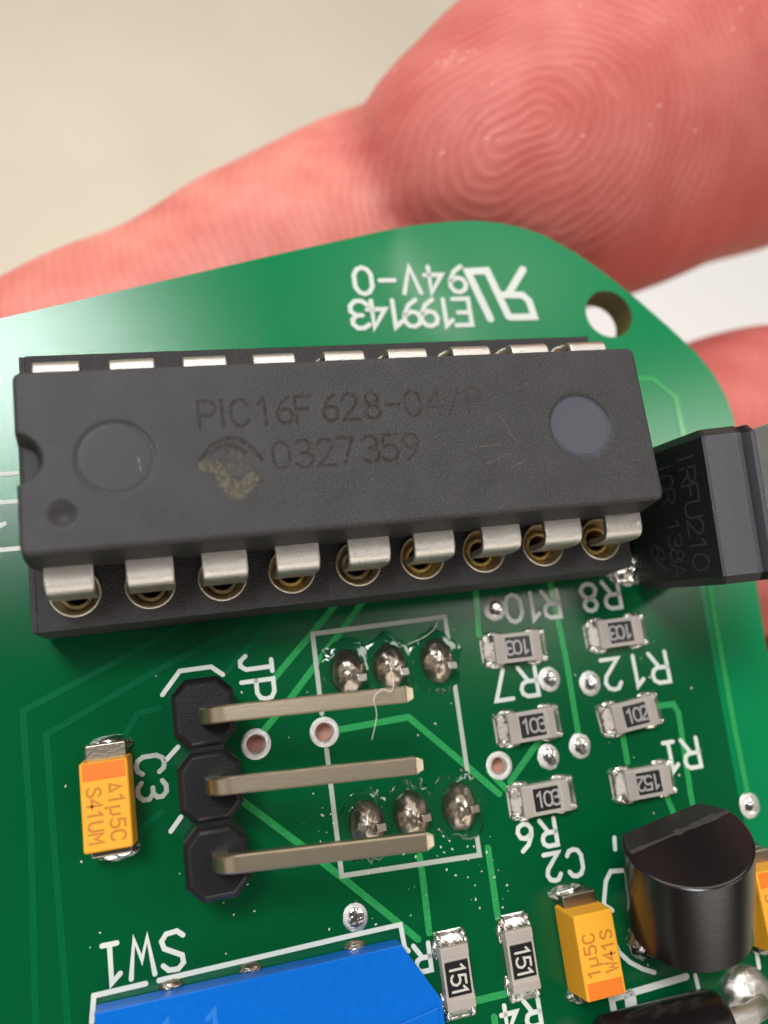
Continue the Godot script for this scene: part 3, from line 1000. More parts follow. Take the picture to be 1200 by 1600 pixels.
func chip() -> void:
	var c := thing("microcontroller_chip", "long dark grey eighteen-pin chip with worn engraved lettering, plugged into the socket", "chip", Vector3(0, 3.3, 0))
	var T := 6.4
	var mb := MB.new()
	var nu := 282
	var nv := 86
	var g := []
	var uvs := PackedVector2Array()
	var rc := 0.3
	for i in nu:
		for j in nv:
			var x := -HX + 2.0 * HX * i / (nu - 1)
			var z := -HZ + 2.0 * HZ * j / (nv - 1)
			var y := T + chip_height(x, z)
			var k := Vector2(clampf(x, -HX + rc, HX - rc), clampf(z, -HZ + rc, HZ - rc))
			var d := Vector2(x, z) - k
			if d.x != 0.0 and d.y != 0.0:
				d *= maxf(absf(d.x), absf(d.y)) / d.length()
			g.append(Vector3(k.x + d.x, y, k.y + d.y))
			uvs.append(Vector2((x + HX) / (2 * HX), (z + HZ) / (2 * HZ)))
	mb.sheet(g, nu, nv, true, uvs)
	var body := part(c, "body_top", mb, chip_top_material())
	body.name = "top_face"
	# sides: out to the parting line, then in again
	mb = MB.new()
	var loop := []
	for i in nu: loop.append(g[i * nv])
	for j in range(1, nv): loop.append(g[(nu - 1) * nv + j])
	for i in range(nu - 2, -1, -1): loop.append(g[i * nv + nv - 1])
	for j in range(nv - 2, 0, -1): loop.append(g[j])
	var cnt := loop.size()
	var levels := [[0.0, 99.0], [0.16, 4.92], [0.16, 4.70], [0.0, 3.42], [-0.06, 3.36]]
	var rings := []
	var norms := []
	for p: Vector3 in loop:
		var k := Vector2(clampf(p.x, -HX + rc, HX - rc), clampf(p.z, -HZ + rc, HZ - rc))
		var q := (Vector2(p.x, p.z) - k).normalized()
		norms.append(Vector3(q.x, 0, q.y))
	for l in levels:
		var ring := []
		for i in cnt:
			var p: Vector3 = loop[i]
			ring.append(Vector3(p.x, minf(p.y, l[1]), p.z) + norms[i] * l[0])
		rings.append(ring)
	for l in levels.size() - 1:
		for i in cnt:
			var j := (i + 1) % cnt
			mb.quadn([rings[l][i], rings[l][j], rings[l + 1][j], rings[l + 1][i]], [norms[i], norms[j], norms[j], norms[i]])
	mb.quad(Vector3(-HX, 3.36, -HZ), Vector3(HX, 3.36, -HZ), Vector3(HX, 3.36, HZ), Vector3(-HX, 3.36, HZ), Vector3.DOWN)
	part(c, "moulded_body", mb, M.epoxy)
	# leads
	var sec := PackedVector2Array([Vector2(-0.77, -0.1), Vector2(-0.72, -0.13), Vector2(0.72, -0.13), Vector2(0.77, -0.1), Vector2(0.77, 0.1), Vector2(0.72, 0.13), Vector2(-0.72, 0.13), Vector2(-0.77, 0.1)])
	var thin := PackedVector2Array([Vector2(-0.25, -0.13), Vector2(0.25, -0.13), Vector2(0.25, 0.13), Vector2(-0.25, 0.13)])
	var proto: MeshInstance3D
	for row in [1.0, -1.0]:
		for i in 9:
			var o: MeshInstance3D
			if proto == null:
				mb = MB.new()
				var path := [Vector3(0, 4.8, 3.1), Vector3(0, 4.8, 3.66)]
				for k in 5:
					var t := PI * 0.5 * (k + 1) / 6.0
					path.append(Vector3(0, 4.8 - 0.36 * (1 - cos(t)), 3.66 + 0.36 * sin(t)))
				path.append(Vector3(0, 4.2, 4.03))
				path.append(Vector3(0, 3.28, 4.0))
				mb.sweep(path, sec, Vector3.RIGHT)
				mb.sweep([Vector3(0, 3.3, 3.99), Vector3(0, 2.6, 3.86), Vector3(0, 1.4, 3.81)], thin, Vector3.RIGHT)
				o = part(c, "lead", mb, M.tin_lead)
				proto = o
			else:
				o = proto.duplicate()
				o.name = "lead"
				c.add_child(o, true)
			o.position = Vector3((i - 4) * 2.54 + 0.06 + rng.randf_range(-0.05, 0.05), 0, 0) * S
			o.rotation = Vector3(0, 0.0 if row > 0 else PI + rng.randf_range(-0.01, 0.01), rng.randf_range(-0.02, 0.02))

func chip_top_material() -> StandardMaterial3D:
	var W := 2048
	var H := 556
	var sc := W / (2.0 * HX)
	var ink := PackedFloat32Array(); ink.resize(W * H)
	var rows := [["PIC16F628-04/P", -0.76, [-5.48, -4.98, -4.39, -3.55, -2.86, -2.19, -1.26, -0.56, 0.25, 1.0, 1.74, 2.55, 3.3, 4.1], [0.8, 0.9, 1.0, 1.0, 1.0, 1.0, 1.0, 1.0, 1.0, 0.8, 0.75, 0.5, 0.4, 0.42]],
		["0327359", 0.84, [-3.15, -2.38, -1.63, -0.92, -0.02, 0.68, 1.45], [0.8, 0.85, 0.95, 0.95, 0.95, 0.9, 0.6]]]
	for r in rows:
		for i in r[0].length():
			for a: PackedVector2Array in strokes(r[0][i]):
				for k in a.size() - 1:
					var p := Vector2(r[2][i] + a[k].x * 0.92, r[1] - a[k].y * 0.95)
					var q := Vector2(r[2][i] + a[k + 1].x * 0.92, r[1] - a[k + 1].y * 0.95)
					draw_ink(ink, W, H, sc, p, q, 0.085, r[3][i])
	var tan_ := PackedFloat32Array(); tan_.resize(W * H)
	# worn round maker's mark: a dark peaked arc above, pale lower half
	for s in [["-5.55,0.35 -5.2,-0.1 -4.7,-0.34 -4.3,-0.34 -3.95,-0.1 -3.55,0.45", 0.11, 0.9], ["-5.3,0.15 -4.75,-0.12 -4.45,-0.1 -4.1,0.2", 0.13, 0.75], ["-4.75,0.0 -4.45,0.3 -4.25,0.05", 0.09, 0.5], ["-4.0,1.3 -3.6,1.2", 0.05, 0.6]]:
		var pts := pl(s[0])
		for k in pts.size() - 1: draw_ink(ink, W, H, sc, pts[k], pts[k + 1], s[1], s[2])
	for s in [["-5.5,0.55 -5.1,0.6 -4.9,0.95 -4.75,1.4 -4.45,1.62", 0.26, 0.8], ["-4.9,1.1 -4.5,1.4 -4.2,1.4 -3.95,1.1", 0.3, 1.0], ["-4.6,1.6 -4.3,1.62", 0.2, 1.1], ["-4.9,0.7 -4.2,0.75", 0.3, 0.35], ["-4.5,0.2 -4.3,0.3", 0.2, 0.4]]:
		var pts := pl(s[0])
		for k in pts.size() - 1: draw_ink(tan_, W, H, sc, pts[k], pts[k + 1], s[1], s[2])
	# fine scratches
	var scr := PackedFloat32Array(); scr.resize(W * H)
	for s in ["3.9,0.6 4.5,0.52 5.1,0.5", "5.2,-0.6 5.45,-0.2 5.5,0.1", "5.5,0.1 5.8,0.5", "4.4,1.2 5.0,1.0 5.6,0.85", "6.2,-1.6 6.6,-1.8", "-7.55,0.1 -7.5,0.55", "5.3,1.4 5.9,1.2", "8.0,0.75 8.02,1.0"]:
		var pts := pl(s)
		for k in pts.size() - 1: draw_ink(scr, W, H, sc, pts[k], pts[k + 1], 0.02, 0.9 if s.begins_with("-7.5") else 0.2)
	var f1 := FastNoiseLite.new(); f1.seed = 2; f1.frequency = 0.15; f1.fractal_octaves = 2
	var f2 := FastNoiseLite.new(); f2.seed = 7; f2.frequency = 0.006; f2.fractal_octaves = 3
	var f3 := FastNoiseLite.new(); f3.seed = 17; f3.frequency = 0.045
	var cb := PackedByteArray(); cb.resize(W * H * 3)
	var hb := PackedByteArray(); hb.resize(W * H)
	var rb := PackedByteArray(); rb.resize(W * H)
	var r2 := RandomNumberGenerator.new()
	r2.seed = 77
	for j in H:
		var z := (j + 0.5) / sc - HZ
		for i in W:
			var x := (i + 0.5) / sc - HX
			var o := j * W + i
			var n := f1.get_noise_2d(i * 0.8, j * 1.15)
			var m := f2.get_noise_2d(i, j)
			var w := f3.get_noise_2d(i, j)
			var smooth_ := 1.0
			var dL := Vector2(x + 8.24, z - 0.07).length()
			var dR := Vector2(x - 8.42, z).length()
			var left := clampf((x + 6.0) / 4.0, 0.35, 1.0)
			if dL < 1.2: smooth_ = 0.12
			if dR < 1.2: smooth_ = 0.05
			var g := 0.042 + (0.026 * n * left + 0.006 * m + 0.016 * absf(w) * left) * smooth_ + r2.randf_range(-0.012, 0.014) * smooth_
			if smooth_ == 1.0 and r2.randf() < 0.0012 * left: g += 0.14
			var col := Color(g * 1.02, g * 0.95, g * 0.99)
			if dR < 1.2: col = Color(0.066, 0.069, 0.085)
			var k := clampf(ink[o] * (0.72 + 0.9 * w + 0.5 * n), 0.0, 0.85)
			col = col.lerp(Color(0.018, 0.015, 0.011), k)
			var t := clampf(tan_[o] * (0.35 + 1.0 * n + 0.8 * w), 0.0, 0.7)
			col = col.lerp(Color(0.15, 0.125, 0.07), t)
			var s := clampf(scr[o] * (0.6 + 0.8 * w), 0.0, 0.9)
			col = col.lerp(Color(0.30, 0.27, 0.22), s)
			col = col.linear_to_srgb()
			cb[o * 3] = int(clampf(col.r, 0, 1) * 255); cb[o * 3 + 1] = int(clampf(col.g, 0, 1) * 255); cb[o * 3 + 2] = int(clampf(col.b, 0, 1) * 255)
			hb[o] = int(clampf(0.6 + 0.3 * n * smooth_ * left - 0.4 * k + 0.1 * t, 0, 1) * 255)
			rb[o] = int(clampf(0.52 + 0.08 * n * smooth_ - (0.14 if dR < 1.2 else 0.0) - (0.06 if dL < 1.2 else 0.0), 0, 1) * 255)
	var mm := mat("chip_top", Color.WHITE, 1.0, 0.0, 0.3)
	mm.albedo_texture = ImageTexture.create_from_image(Image.create_from_data(W, H, false, Image.FORMAT_RGB8, cb))
	mm.heightmap_enabled = true
	mm.heightmap_texture = ImageTexture.create_from_image(Image.create_from_data(W, H, false, Image.FORMAT_L8, hb))
	mm.heightmap_scale = 0.003
	mm.roughness_texture = ImageTexture.create_from_image(Image.create_from_data(W, H, false, Image.FORMAT_L8, rb))
	return mm

func draw_ink(a: PackedFloat32Array, W: int, H: int, sc: float, p: Vector2, q: Vector2, r: float, v: float) -> void:
	var P := (p + Vector2(HX, HZ)) * sc
	var Q := (q + Vector2(HX, HZ)) * sc
	var R := r * sc
	for j in range(maxi(0, int(minf(P.y, Q.y) - R)), mini(H, int(maxf(P.y, Q.y) + R) + 2)):
		for i in range(maxi(0, int(minf(P.x, Q.x) - R)), mini(W, int(maxf(P.x, Q.x) + R) + 2)):
			var d := Geometry2D.get_closest_point_to_segment(Vector2(i, j), P, Q).distance_to(Vector2(i, j))
			if d < R:
				a[j * W + i] = maxf(a[j * W + i], v * smoothstep(R, R * 0.45, d))


# ---------------------------------------------------------------- pin header
func header() -> void:
	var h := thing("pin_header", "black three-pin header with three long pins bent over to the right", "pin header", Vector3(-6.15, 0, 11.05))
	for i in 3:
		var zc := 11.05 + 2.54 * (i - 1)
		var mb := MB.new()
		var c := 0.52
		mb.xf = Transform3D(Basis(), Vector3(-6.15, 0, zc))
		mb.slab(PackedVector2Array([Vector2(-1.1 + c, -1.23), Vector2(1.1 - c, -1.23), Vector2(1.1, -1.23 + c), Vector2(1.1, 1.23 - c), Vector2(1.1 - c, 1.23), Vector2(-1.1 + c, 1.23), Vector2(-1.1, 1.23 - c), Vector2(-1.1, -1.23 + c)]), 0.12, 2.5, 0.24)
		mb.rbox(Vector3(0, 1.2, 1.27 if i < 2 else 0.0), Vector3(0.58, 1.1, 0.12 if i < 2 else 1.0), 0.04)
		part(h, "housing_block", mb, M.header_plastic)
		# the pin leaves the block, bends and lies over to the right
		mb = MB.new()
		var b := 0.285
		var e := 0.05
		var sec := PackedVector2Array([Vector2(-b, -b + e), Vector2(-b + e, -b), Vector2(b - e, -b), Vector2(b, -b + e), Vector2(b, b - e), Vector2(b - e, b), Vector2(-b + e, b), Vector2(-b, b - e)])
		var z0: float = zc + [0.12, -0.05, -0.1][i]
		var z1: float = [8.83, 11.24, 13.72][i]
		var path := [Vector3(-6.05, 1.4, z0), Vector3(-6.02, 2.9, z0)]
		for k in 6:
			var t := deg_to_rad(82.0) * (k + 1) / 6.0
			path.append(Vector3(-6.0 + 0.75 * (1 - cos(t)), 2.95 + 0.75 * sin(t), z0))
		var d: Vector3 = path[path.size() - 1]
		path.append(Vector3(lerpf(d.x, 0.75, 0.5), 4.15, lerpf(z0, z1, 0.5)))
		path.append(Vector3(0.72, 4.6, z1))
		mb.sweep(path, sec, Vector3.BACK)
		var p := part(h, "pin", mb, M.pin_bronze)
		mb = MB.new()
		mb.sweep([Vector3(0.722, 4.6, z1), Vector3(0.98, 4.615, z1 + 0.01)], sec, Vector3.BACK, false, 0.62)
		part(p, "pin_tip", mb, M.pin_cut)


# ---------------------------------------------------------------- chip resistors
func resistor_base(code: String, flip: int, glaze: Vector2, code_mat: String, seed_: int, lng := 0.97, wid := 0.6) -> Node3D:
	var r := thing("chip_resistor", "", "resistor", Vector3.ZERO, "black chip resistors soldered on the board")
	var mb := MB.new()
	mb.rbox(Vector3(0, 0.29, 0), Vector3(lng - 0.22, 0.25, wid), 0.03)
	part(r, "ceramic_body", mb, M.ceramic)
	mb = MB.new()
	mb.rbox(Vector3(0, 0.55, 0), Vector3(glaze.x, 0.025, glaze.y), 0.02)
	part(r, "black_glaze", mb, M.resistor_glaze)
	mb = MB.new()
	var d := Vector3.RIGHT * (1.0 if flip == 0 else -1.0)
	var u := Vector3.FORWARD * (1.0 if flip == 0 else -1.0)
	if flip == 2:
		d = Vector3.RIGHT; u = Vector3.BACK
	var hh := glaze.y * 1.25
	var adv := glaze.x * 0.62
	letters(mb, code, -d * (adv * 1.5 - adv * 0.18) - u * hh * 0.5 + Vector3.UP * 0.576, d, u, hh, adv, 0.085, 0.006)
	part(r, "printed_code", mb, M[code_mat])
	for e in [-1.0, 1.0]:
		mb = MB.new()
		mb.rbox(Vector3(e * (lng - 0.14), 0.30, 0), Vector3(0.2, 0.275, wid + 0.015), 0.06)
		part(r, "end_cap", mb, M.end_cap)
		mb = MB.new()
		var f := FastNoiseLite.new()
		f.seed = seed_ + int(e); f.frequency = 1.3
		var g := []
		var nu := 12
		var nv := 15
		for i in nu:
			for j in nv:
				var t := i / 11.0
				var s := j / 7.0 - 1.0
				var x := lng - 0.05 + 0.58 * t
				var h := 0.5 * pow(1.0 - t, 1.5) * (1.0 - 0.55 * pow(absf(s), 4.0)) + 0.035
				h *= 1.0 + 0.14 * f.get_noise_2d(x * 2.0, s * 2.0)
				if i == 11 or j == 0 or j == nv - 1: h = 0.0
				g.append(Vector3(e * x, h, s * (wid + 0.1 - 0.06 * t)))
		mb.sheet(g, nu, nv, e > 0)
		part(r, "solder_fillet", mb, M.solder)
		# solder run-out along both long edges at the pad
		mb = MB.new()
		for s in [-1.0, 1.0]:
			mb.lump(Vector3(e * (lng - 0.1), 0, s * (wid + 0.05)), Vector3(0.36, 0.16, 0.14), seed_ + 5, 0.1)
			mb.lump(Vector3(e * (lng + 0.32), 0, s * (wid - 0.05)), Vector3(0.2, 0.3, 0.17), seed_ + 9, 0.1)
		part(r, "solder_bead", mb, M.solder)
	return r

func resistors() -> void:
	var g := Vector2(0.55, 0.44)
	var a := resistor_base("103", 0, g, "resistor_code", 100)
	a.position = Vector3(6.9, 0, 10.88) * S
	a.rotation.y = 0.01
	a.set_meta("label", "chip resistor reading 103 upright, directly below the print R7")
	copy_thing(a, "chip resistor reading 103 upright, directly above the print R6", Vector3(6.98, 0, 13.78), 0.0)
	var b := resistor_base("103", 1, g, "resistor_code", 110)
	b.position = Vector3(6.85, 0, 7.66) * S
	b.rotation.y = -0.02
	b.set_meta("label", "chip resistor reading 103 upside down, between the prints R10 and R7")
	copy_thing(b, "chip resistor reading 103 upside down, between the prints R8 and R12", Vector3(11.66, 0, 7.6), 0.0)
	var c := resistor_base("102", 0, g, "resistor_code", 120)
	c.position = Vector3(11.6, 0, 11.1) * S
	c.rotation.y = 0.08
	c.set_meta("label", "chip resistor reading 102, below the print R12")
	var d := resistor_base("152", 1, g, "resistor_code", 130)
	d.position = Vector3(11.62, 0, 13.88) * S
	d.set_meta("label", "chip resistor below and left of the print R1, its code upside down")
	var e := resistor_base("151", 0, Vector2(0.6, 0.46), "resistor_code_light", 140, 1.05, 0.55)
	e.position = Vector3(2.27, 0, 19.5) * S
	e.rotation.y = -PI / 2
	e.set_meta("label", "chip resistor reading 151 turned on end, next to the blue block")
	copy_thing(e, "chip resistor reading 151 turned on end, above the print R4", Vector3(4.92, 0, 19.42), -PI / 2)


# ---------------------------------------------------------------- tantalum capacitors
func capacitor(at: Vector3, label: String, turned: bool, first: String, second: String, seed_: int, dark_text: bool) -> void:
	var c := thing("tantalum_capacitor", label, "capacitor", at, "orange tantalum capacitors")
	var s := -1.0 if turned else 1.0
	var X := Transform3D(Basis(Vector3.UP, PI if turned else 0.0), at)
	var mb := MB.new()
	mb.xf = X
	mb.rbox(Vector3(0, 0.95, 0), Vector3(0.86, 0.85, 1.58), 0.1, 0.05)
	var body := part(c, "case", mb, M.tantalum)
	mb = MB.new()
	mb.xf = X
	mb.rbox(Vector3(0, 1.796, -1.16), Vector3(0.72, 0.012, 0.29), 0.01)
	part(body, "polarity_band", mb, M.tantalum_band)
	mb = MB.new()
	mb.xf = X
	var dd := Vector3.BACK
	var uu := Vector3.RIGHT
	letters(mb, first, Vector3(0.12, 1.8, -0.7), dd, uu, 0.48, 0.40, 0.085, 0.005)
	letters(mb, second, Vector3(-0.6, 1.8, -0.62), dd, uu, 0.46, 0.38, 0.085, 0.0052)
	part(body, "printed_code", mb, M.burnt_mark)
	for e in [-1.0, 1.0]:
		mb = MB.new()
		mb.xf = X
		var ln := 0.34 if e * s < 0 else 0.18
		if turned: ln = 0.3 if e > 0 else 0.2
		mb.rbox(Vector3(0, 0.42, e * (1.56 + ln * 0.5)), Vector3(0.72, 0.4, ln), 0.08)
		part(c, "terminal", mb, M.solder_dull)
		mb = MB.new()
		mb.xf = X
		mb.lump(Vector3(0.1, 0, e * (1.6 + ln)), Vector3(0.82, 0.5, 0.36), seed_ + int(e), 0.1)
		part(c, "solder_fillet", mb, M.solder)

func capacitors() -> void:
	capacitor(Vector3(-9.72, 0, 11.17), "orange tantalum capacitor left of the print C3, with clear burnt lettering", false, "^1u5C", "S41UM", 200, true)
	capacitor(Vector3(7.55, 0, 19.42), "orange tantalum capacitor below the print C2, band at its lower end", true, "1u5C", "W41S", 210, false)
	capacitor(Vector3(15.62, 0, 19.3), "orange tantalum capacitor at the right edge behind the small black transistor", false, "1u5C", "S41U", 220, false)


# ---------------------------------------------------------------- power transistor standing at the board's right edge
func power_transistor() -> void:
	var c := thing("power_transistor", "black power transistor standing upright at the right end of the chip, silver tab behind", "transistor", Vector3(14.3, 0, 3.3))
	var X := Transform3D(Basis(Vector3.RIGHT, 0.1), Vector3(0, 0, 0.0)).translated_local(Vector3.ZERO)
	X.origin = Vector3(12.9, 0.9, 2.98)
	var prof := [Vector2(0, 0), Vector2(0, 5.9), Vector2(0.08, 6.0), Vector2(0.2, 6.04), Vector2(1.25, 6.3), Vector2(1.45, 6.26), Vector2(1.6, 6.0), Vector2(1.66, 5.8), Vector2(1.74, 6.1), Vector2(1.8, 6.35), Vector2(1.9, 6.42), Vector2(2.0, 6.35), Vector2(2.05, 5.9), Vector2(2.05, 0)]
	var mb := MB.new()
	mb.xf = X
	var hz := 2.95
	var ch := 0.3
	var cnt := prof.size()
	var stat := [[-hz, 0.28], [-hz + ch, 0.0], [hz - ch, 0.0], [hz, 0.28]]
	var ctr := Vector2(1.15, 3.0)
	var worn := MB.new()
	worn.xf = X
	for k in 3:
		for i in cnt:
			var j := (i + 1) % cnt
			var P := []
			for q in [[i, k], [j, k], [j, k + 1], [i, k + 1]]:
				var a: Vector2 = prof[q[0]]
				var t: float = stat[q[1]][1]
				var sh := (ctr - a).normalized() * t
				P.append(Vector3(a.x + sh.x, a.y + sh.y, stat[q[1]][0]))
			var ed: Vector2 = prof[j] - prof[i]
			var nn := Vector3(-ed.y, ed.x, [-ed.length(), 0.0, ed.length()][k]).normalized()
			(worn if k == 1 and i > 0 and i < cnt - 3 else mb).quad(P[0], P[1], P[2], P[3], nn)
	for e in [0, 3]:
		var poly := PackedVector2Array()
		for a: Vector2 in prof: poly.append(a + (ctr - a).normalized() * 0.28)
		var ix := Geometry2D.triangulate_polygon(poly)
		for k in range(0, ix.size(), 3):
			var n := Vector3(0, 0, -1 if e == 0 else 1)
			mb.tri(Vector3(poly[ix[k]].x, poly[ix[k]].y, stat[e][0]), Vector3(poly[ix[k + 1]].x, poly[ix[k + 1]].y, stat[e][0]), Vector3(poly[ix[k + 2]].x, poly[ix[k + 2]].y, stat[e][0]), n, n, n)
	var body := part(c, "case", mb, M.epoxy_black)
	part(body, "matt_sheen_ridge", worn, M.epoxy_worn_sheen)  # top bands lighter than the case: their reflection is put into the colour
	mb = MB.new()
	mb.xf = X
	var up := Vector3.UP
	letters(mb, "IRFU210", Vector3(-0.004, 4.2, -2.35), Vector3.BACK, up, 1.0, 0.68, 0.1, 0.008)
	letters(mb, "IOR 138A", Vector3(-0.004, 2.75, -2.2), Vector3.BACK, up, 0.9, 0.6, 0.09, 0.008)
	letters(mb, "6K", Vector3(-0.004, 1.4, 1.1), Vector3.BACK, up, 0.9, 0.62, 0.09, 0.008)
	part(body, "printed_type_number", mb, M.etched)
	mb = MB.new()
	mb.xf = X
	mb.rbox(Vector3(2.26, 4.1, 0), Vector3(0.26, 3.85, 2.78), 0.12)
	part(c, "metal_tab", mb, M.via_tin)
	for i in 3:
		mb = MB.new()
		mb.xf = X
		mb.rbox(Vector3(1.3, -0.6, (i - 1) * 2.28), Vector3(0.25, 0.75, 0.35), 0.05)
		var l := part(c, "lead", mb, M.tin_lead)
		mb = MB.new()
		mb.lump(Vector3(14.4 if i < 2 else 12.75, 0, 2.98 + (i - 1) * (2.28 if i < 2 else 1.9)), Vector3(0.95, 0.75, 0.75), 300 + i, 0.15)
		part(l, "solder_joint", mb, M.solder)


# ---------------------------------------------------------------- small plastic transistor leaning over
func small_transistor() -> void:
	var at := Vector3(11.3, 2.2, 18.76)
	var c := thing("plastic_transistor", "shiny black half-round transistor leaning over at the lower right", "transistor", Vector3(11.3, 0, 18.8))
	var ax := Vector3(-0.167, 0.512, -0.843).normalized()
	# u points out of the flat side
	var u := Vector3(-0.067, -0.859, -0.508)
	u = (u - ax * u.dot(ax)).normalized()
	var w := ax.cross(u).normalized()
	var B := Basis(w, ax, u)
	var X := Transform3D(B, at)
	var R := 2.32
	var flat := 1.54
	var outl := PackedVector2Array()
	var a0 := asin(flat / R)
	for i in 41:
		var t := lerpf(PI - a0, TAU + a0, i / 40.0)
		outl.append(Vector2(cos(t), sin(t)) * R)
	var mb := MB.new()
	mb.xf = X
	var Ln := 4.0
	# top is cut down towards the flat side beyond a ridge
	var ridge := 0.35
	var topy := func(p: Vector2) -> float: return Ln - maxf(0.0, p.y - ridge) * 0.21
	var n := outl.size()
	for i in n:
		var j := (i + 1) % n
		var p := outl[i]
		var q := outl[j]
		var np := Vector3(p.x, 0, p.y).normalized()
		var nq := Vector3(q.x, 0, q.y).normalized()
		if i == n - 1:
			np = Vector3(0, 0, 1); nq = np
		mb.quadn([Vector3(p.x, 0, p.y), Vector3(q.x, 0, q.y), Vector3(q.x, topy.call(q) - 0.1, q.y), Vector3(p.x, topy.call(p) - 0.1, p.y)], [np, nq, nq, np])
		var pi := p * 0.955
		var qi := q * 0.955
		mb.quadn([Vector3(p.x, topy.call(p) - 0.1, p.y), Vector3(q.x, topy.call(q) - 0.1, q.y), Vector3(qi.x, topy.call(qi), qi.y), Vector3(pi.x, topy.call(pi), pi.y)], [(np + Vector3.UP).normalized(), (nq + Vector3.UP).normalized(), Vector3.UP, Vector3.UP])
	# caps in two pieces
	for piece in 2:
		var poly := PackedVector2Array()
		for p in outl: poly.append(p * 0.955)
		var box := PackedVector2Array([Vector2(-9, -9), Vector2(9, -9), Vector2(9, ridge), Vector2(-9, ridge)]) if piece == 0 else PackedVector2Array([Vector2(-9, ridge), Vector2(9, ridge), Vector2(9, 9), Vector2(-9, 9)])
		for cut in Geometry2D.intersect_polygons(poly, box):
			var ix := Geometry2D.triangulate_polygon(cut)
			var nn := Vector3.UP if piece == 0 else Vector3(0, 1, 0.21).normalized()
			for k in range(0, ix.size(), 3):
				var P := []
				for q in 3:
					var v := cut[ix[k + q]]
					P.append(Vector3(v.x, topy.call(v), v.y))
				mb.tri(P[0], P[1], P[2], nn, nn, nn)
	var scuff := MB.new()
	scuff.xf = X
	var bits := [[-2.2, -1.7, 0.14], [-1.7, -1.1, 0.24], [-1.1, -0.5, 0.2], [-0.5, -0.1, 0.13], [-0.1, 0.2, 0.22], [0.2, 0.9, 0.08], [0.9, 1.5, 0.1], [1.5, 2.15, 0.14]]
	for q in bits:
		var hw: float = q[2]
		scuff.quad(Vector3(q[0], Ln + 0.012, ridge - hw * 0.5), Vector3(q[1], Ln + 0.012, ridge - hw * 0.5), Vector3(q[1], Ln + 0.012, ridge), Vector3(q[0], Ln + 0.012, ridge), Vector3(0, 1, 0.1))
		scuff.quad(Vector3(q[0], Ln + 0.012, ridge), Vector3(q[1], Ln + 0.012, ridge), Vector3(q[1], Ln + 0.012 - hw * 0.21, ridge + hw), Vector3(q[0], Ln + 0.012 - hw * 0.21, ridge + hw), Vector3(0, 1, 0.3))
	var ixb := Geometry2D.triangulate_polygon(outl)
	for k in range(0, ixb.size(), 3):
		mb.tri(Vector3(outl[ixb[k]].x, 0, outl[ixb[k]].y), Vector3(outl[ixb[k + 1]].x, 0, outl[ixb[k + 1]].y), Vector3(outl[ixb[k + 2]].x, 0, outl[ixb[k + 2]].y), Vector3.DOWN, Vector3.DOWN, Vector3.DOWN)
	var case_ := part(c, "case", mb, M.epoxy_gloss)
	part(case_, "scuffed_ridge", scuff, M.scuffed)
	for i in 3:
		mb = MB.new()
		var s := PackedVector2Array([Vector2(-0.2, -0.2), Vector2(0.2, -0.2), Vector2(0.2, 0.2), Vector2(-0.2, 0.2)])
		var p0 := X * Vector3((i - 1) * 1.27, 0.1, 0.2)
		var p1 := X * Vector3((i - 1) * 1.27, -0.7, 0.2)
		mb.sweep([p0, p1, Vector3(p1.x + 0.1, 0.0, p1.z + 0.4)], s, w)
		var l := part(c, "lead", mb, M.tin_lead)
		mb = MB.new()
		mb.lump(Vector3(p1.x + 0.1, 0, p1.z + 0.4), Vector3(0.7, 0.5, 0.7), 400 + i, 0.1)
		part(l, "solder_joint", mb, M.solder)


# ---------------------------------------------------------------- blue block
func blue_block() -> void:
	var c := thing("blue_switch_block", "bright blue plastic block with cut corner at the bottom edge under the print SW1", "switch", Vector3(-5, 0, 21))
	var mb := MB.new()
	mb.slab(pl("-10.6,17.86 0.2,17.84 1.44,19.95 1.46,26 -10.6,26"), 0.1, 0.95, 0.04)
	var b := part(c, "case", mb, M.blue_plastic)
	mb = MB.new()
	mb.slab(pl("-0.9,20.5 1.25,20.15 1.27,25.7 -0.9,25.7"), 0.9, 1.01, 0.04)
	part(b, "raised_top", mb, M.blue_plastic)
	mb = MB.new()
	letters(mb, "91", Vector3(-9.9, 0.95, 19.6), Vector3.RIGHT, Vector3.FORWARD, 1.0, 1.3, 0.17, 0.01)
	letters(mb, "1", Vector3(-7.0, 0.95, 19.6), Vector3.RIGHT, Vector3.FORWARD, 1.0, 1.3, 0.17, 0.01)
	part(b, "raised_mark", mb, M.blue_mark)
	for x in [-8.1, -5.3, -1.4]:
		mb = MB.new()
		mb.lump(Vector3(x, 0, 17.8), Vector3(0.42, 0.3, 0.22), 600 + int(x * 3.0), 0.1)
		part(c, "solder_joint", mb, M.solder_dull)


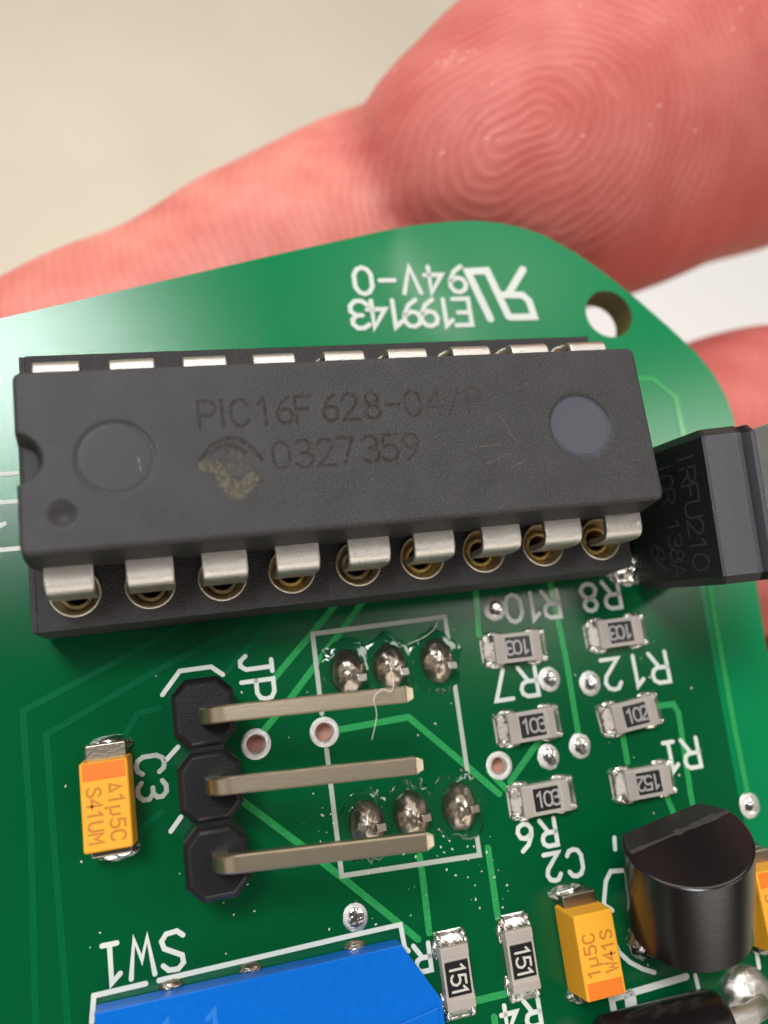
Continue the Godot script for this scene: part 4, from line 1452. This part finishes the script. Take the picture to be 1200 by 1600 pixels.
# ---------------------------------------------------------------- round black part at the lower right corner
func diode() -> void:
	var c := thing("diode", "black cylindrical diode lying at the lower right corner, silver wire at its end", "diode", Vector3(11, 0, 23))
	var mb := MB.new()
	mb.xf = Transform3D(Basis(Vector3.BACK, -PI / 2), Vector3(12.35, 1.32, 22.95))
	mb.lathe(Vector3.ZERO, [Vector2(0.0, 0.0), Vector2(1.0, 0.0), Vector2(1.2, -0.12), Vector2(1.28, -0.35), Vector2(1.28, -4.7), Vector2(1.2, -4.95), Vector2(1.0, -5.1), Vector2(0, -5.1)], 40)
	part(c, "case", mb, M.epoxy_gloss)
	for e in [0, 1]:
		mb = MB.new()
		var s := PackedVector2Array()
		for k in 12: s.append(Vector2.from_angle(TAU * k / 12.0) * 0.42)
		if e == 0:
			mb.sweep([Vector3(12.2, 1.3, 22.95), Vector3(13.6, 1.25, 22.95), Vector3(14.4, 0.9, 22.95), Vector3(14.8, -0.1, 22.95)], s, Vector3.BACK, true)
		else:
			mb.sweep([Vector3(7.4, 1.3, 22.95), Vector3(6.4, 1.2, 23.6), Vector3(6.0, -0.1, 25.2)], s, Vector3.BACK, true)
		var w := part(c, "wire", mb, M.tin_lead)
		mb = MB.new()
		mb.lump(Vector3(14.4 if e == 0 else 6.0, 0, 22.6 if e == 0 else 25.2), Vector3(1.1, 0.7, 1.0), 500 + e, 0.06)
		part(w, "solder_joint", mb, M.tin_lead)


# ---------------------------------------------------------------- dust, flux and lint
func dust() -> void:
	var st := MB.new()
	st.rbox(Vector3.ZERO, Vector3(0.5, 0.22, 0.3), 0.12)
	var a := []
	a.resize(Mesh.ARRAY_MAX)
	a[Mesh.ARRAY_VERTEX] = st.v
	a[Mesh.ARRAY_NORMAL] = st.n
	var me := ArrayMesh.new()
	me.add_surface_from_arrays(Mesh.PRIMITIVE_TRIANGLES, a)
	me.surface_set_material(0, M.dust)
	var mm := MultiMesh.new()
	mm.transform_format = MultiMesh.TRANSFORM_3D
	mm.mesh = me
	mm.instance_count = 150
	for i in 150:
		var p := Vector3(rng.randf_range(-12, 16), 0.02, rng.randf_range(5.5, 21))
		if i < 80:
			p = Vector3(rng.randf_range(-1.4, 5.0), 0.02, rng.randf_range(14.2, 17.6)) if i % 2 else Vector3(rng.randf_range(-2.4, 4.0), 0.02, rng.randf_range(12.2, 15.4))
		var s := rng.randf_range(0.025, 0.1) * (1.5 if i % 19 == 0 else 1.0)
		mm.set_instance_transform(i, Transform3D(Basis(Vector3.UP, rng.randf() * TAU).scaled(Vector3.ONE * s * S), p * S))
	var o := MultiMeshInstance3D.new()
	o.name = "dust_specks"
	o.multimesh = mm
	add_child(o, true)
	tag(o, "pale specks of dust and flux scattered over the green board", "dust", "", "stuff")
	for f in [[[Vector3(-0.6, 4.3, 10.2), Vector3(-0.45, 4.9, 9.4), Vector3(-0.5, 5.1, 8.8), Vector3(-0.2, 5.2, 8.55), Vector3(0.15, 5.1, 8.65), Vector3(0.3, 4.9, 8.2), Vector3(0.3, 4.6, 7.6)], "thin white lint fibre curled over the topmost bent pin"], [[Vector3(2.2, 0.2, 6.95), Vector3(2.9, 0.35, 6.75), Vector3(3.4, 0.35, 6.45), Vector3(3.55, 0.3, 6.2)], "short white lint fibre inside the top of the printed rectangle"]]:
		var mb := MB.new()
		var s := PackedVector2Array()
		for k in 6: s.append(Vector2.from_angle(TAU * k / 6.0) * 0.013)
		var cv := Curve3D.new()
		var pts: Array = f[0]
		for k in pts.size():
			var t: Vector3 = (pts[mini(k + 1, pts.size() - 1)] - pts[maxi(k - 1, 0)]) * 0.17
			cv.add_point(pts[k], -t, t)
		var path := []
		for k in 33: path.append(cv.samplef(k / 32.0 * (pts.size() - 1)))
		mb.sweep(path, s, Vector3.UP, true)
		tag(part(self, numbered("lint_fibre"), mb, M.fibre), f[1], "lint")
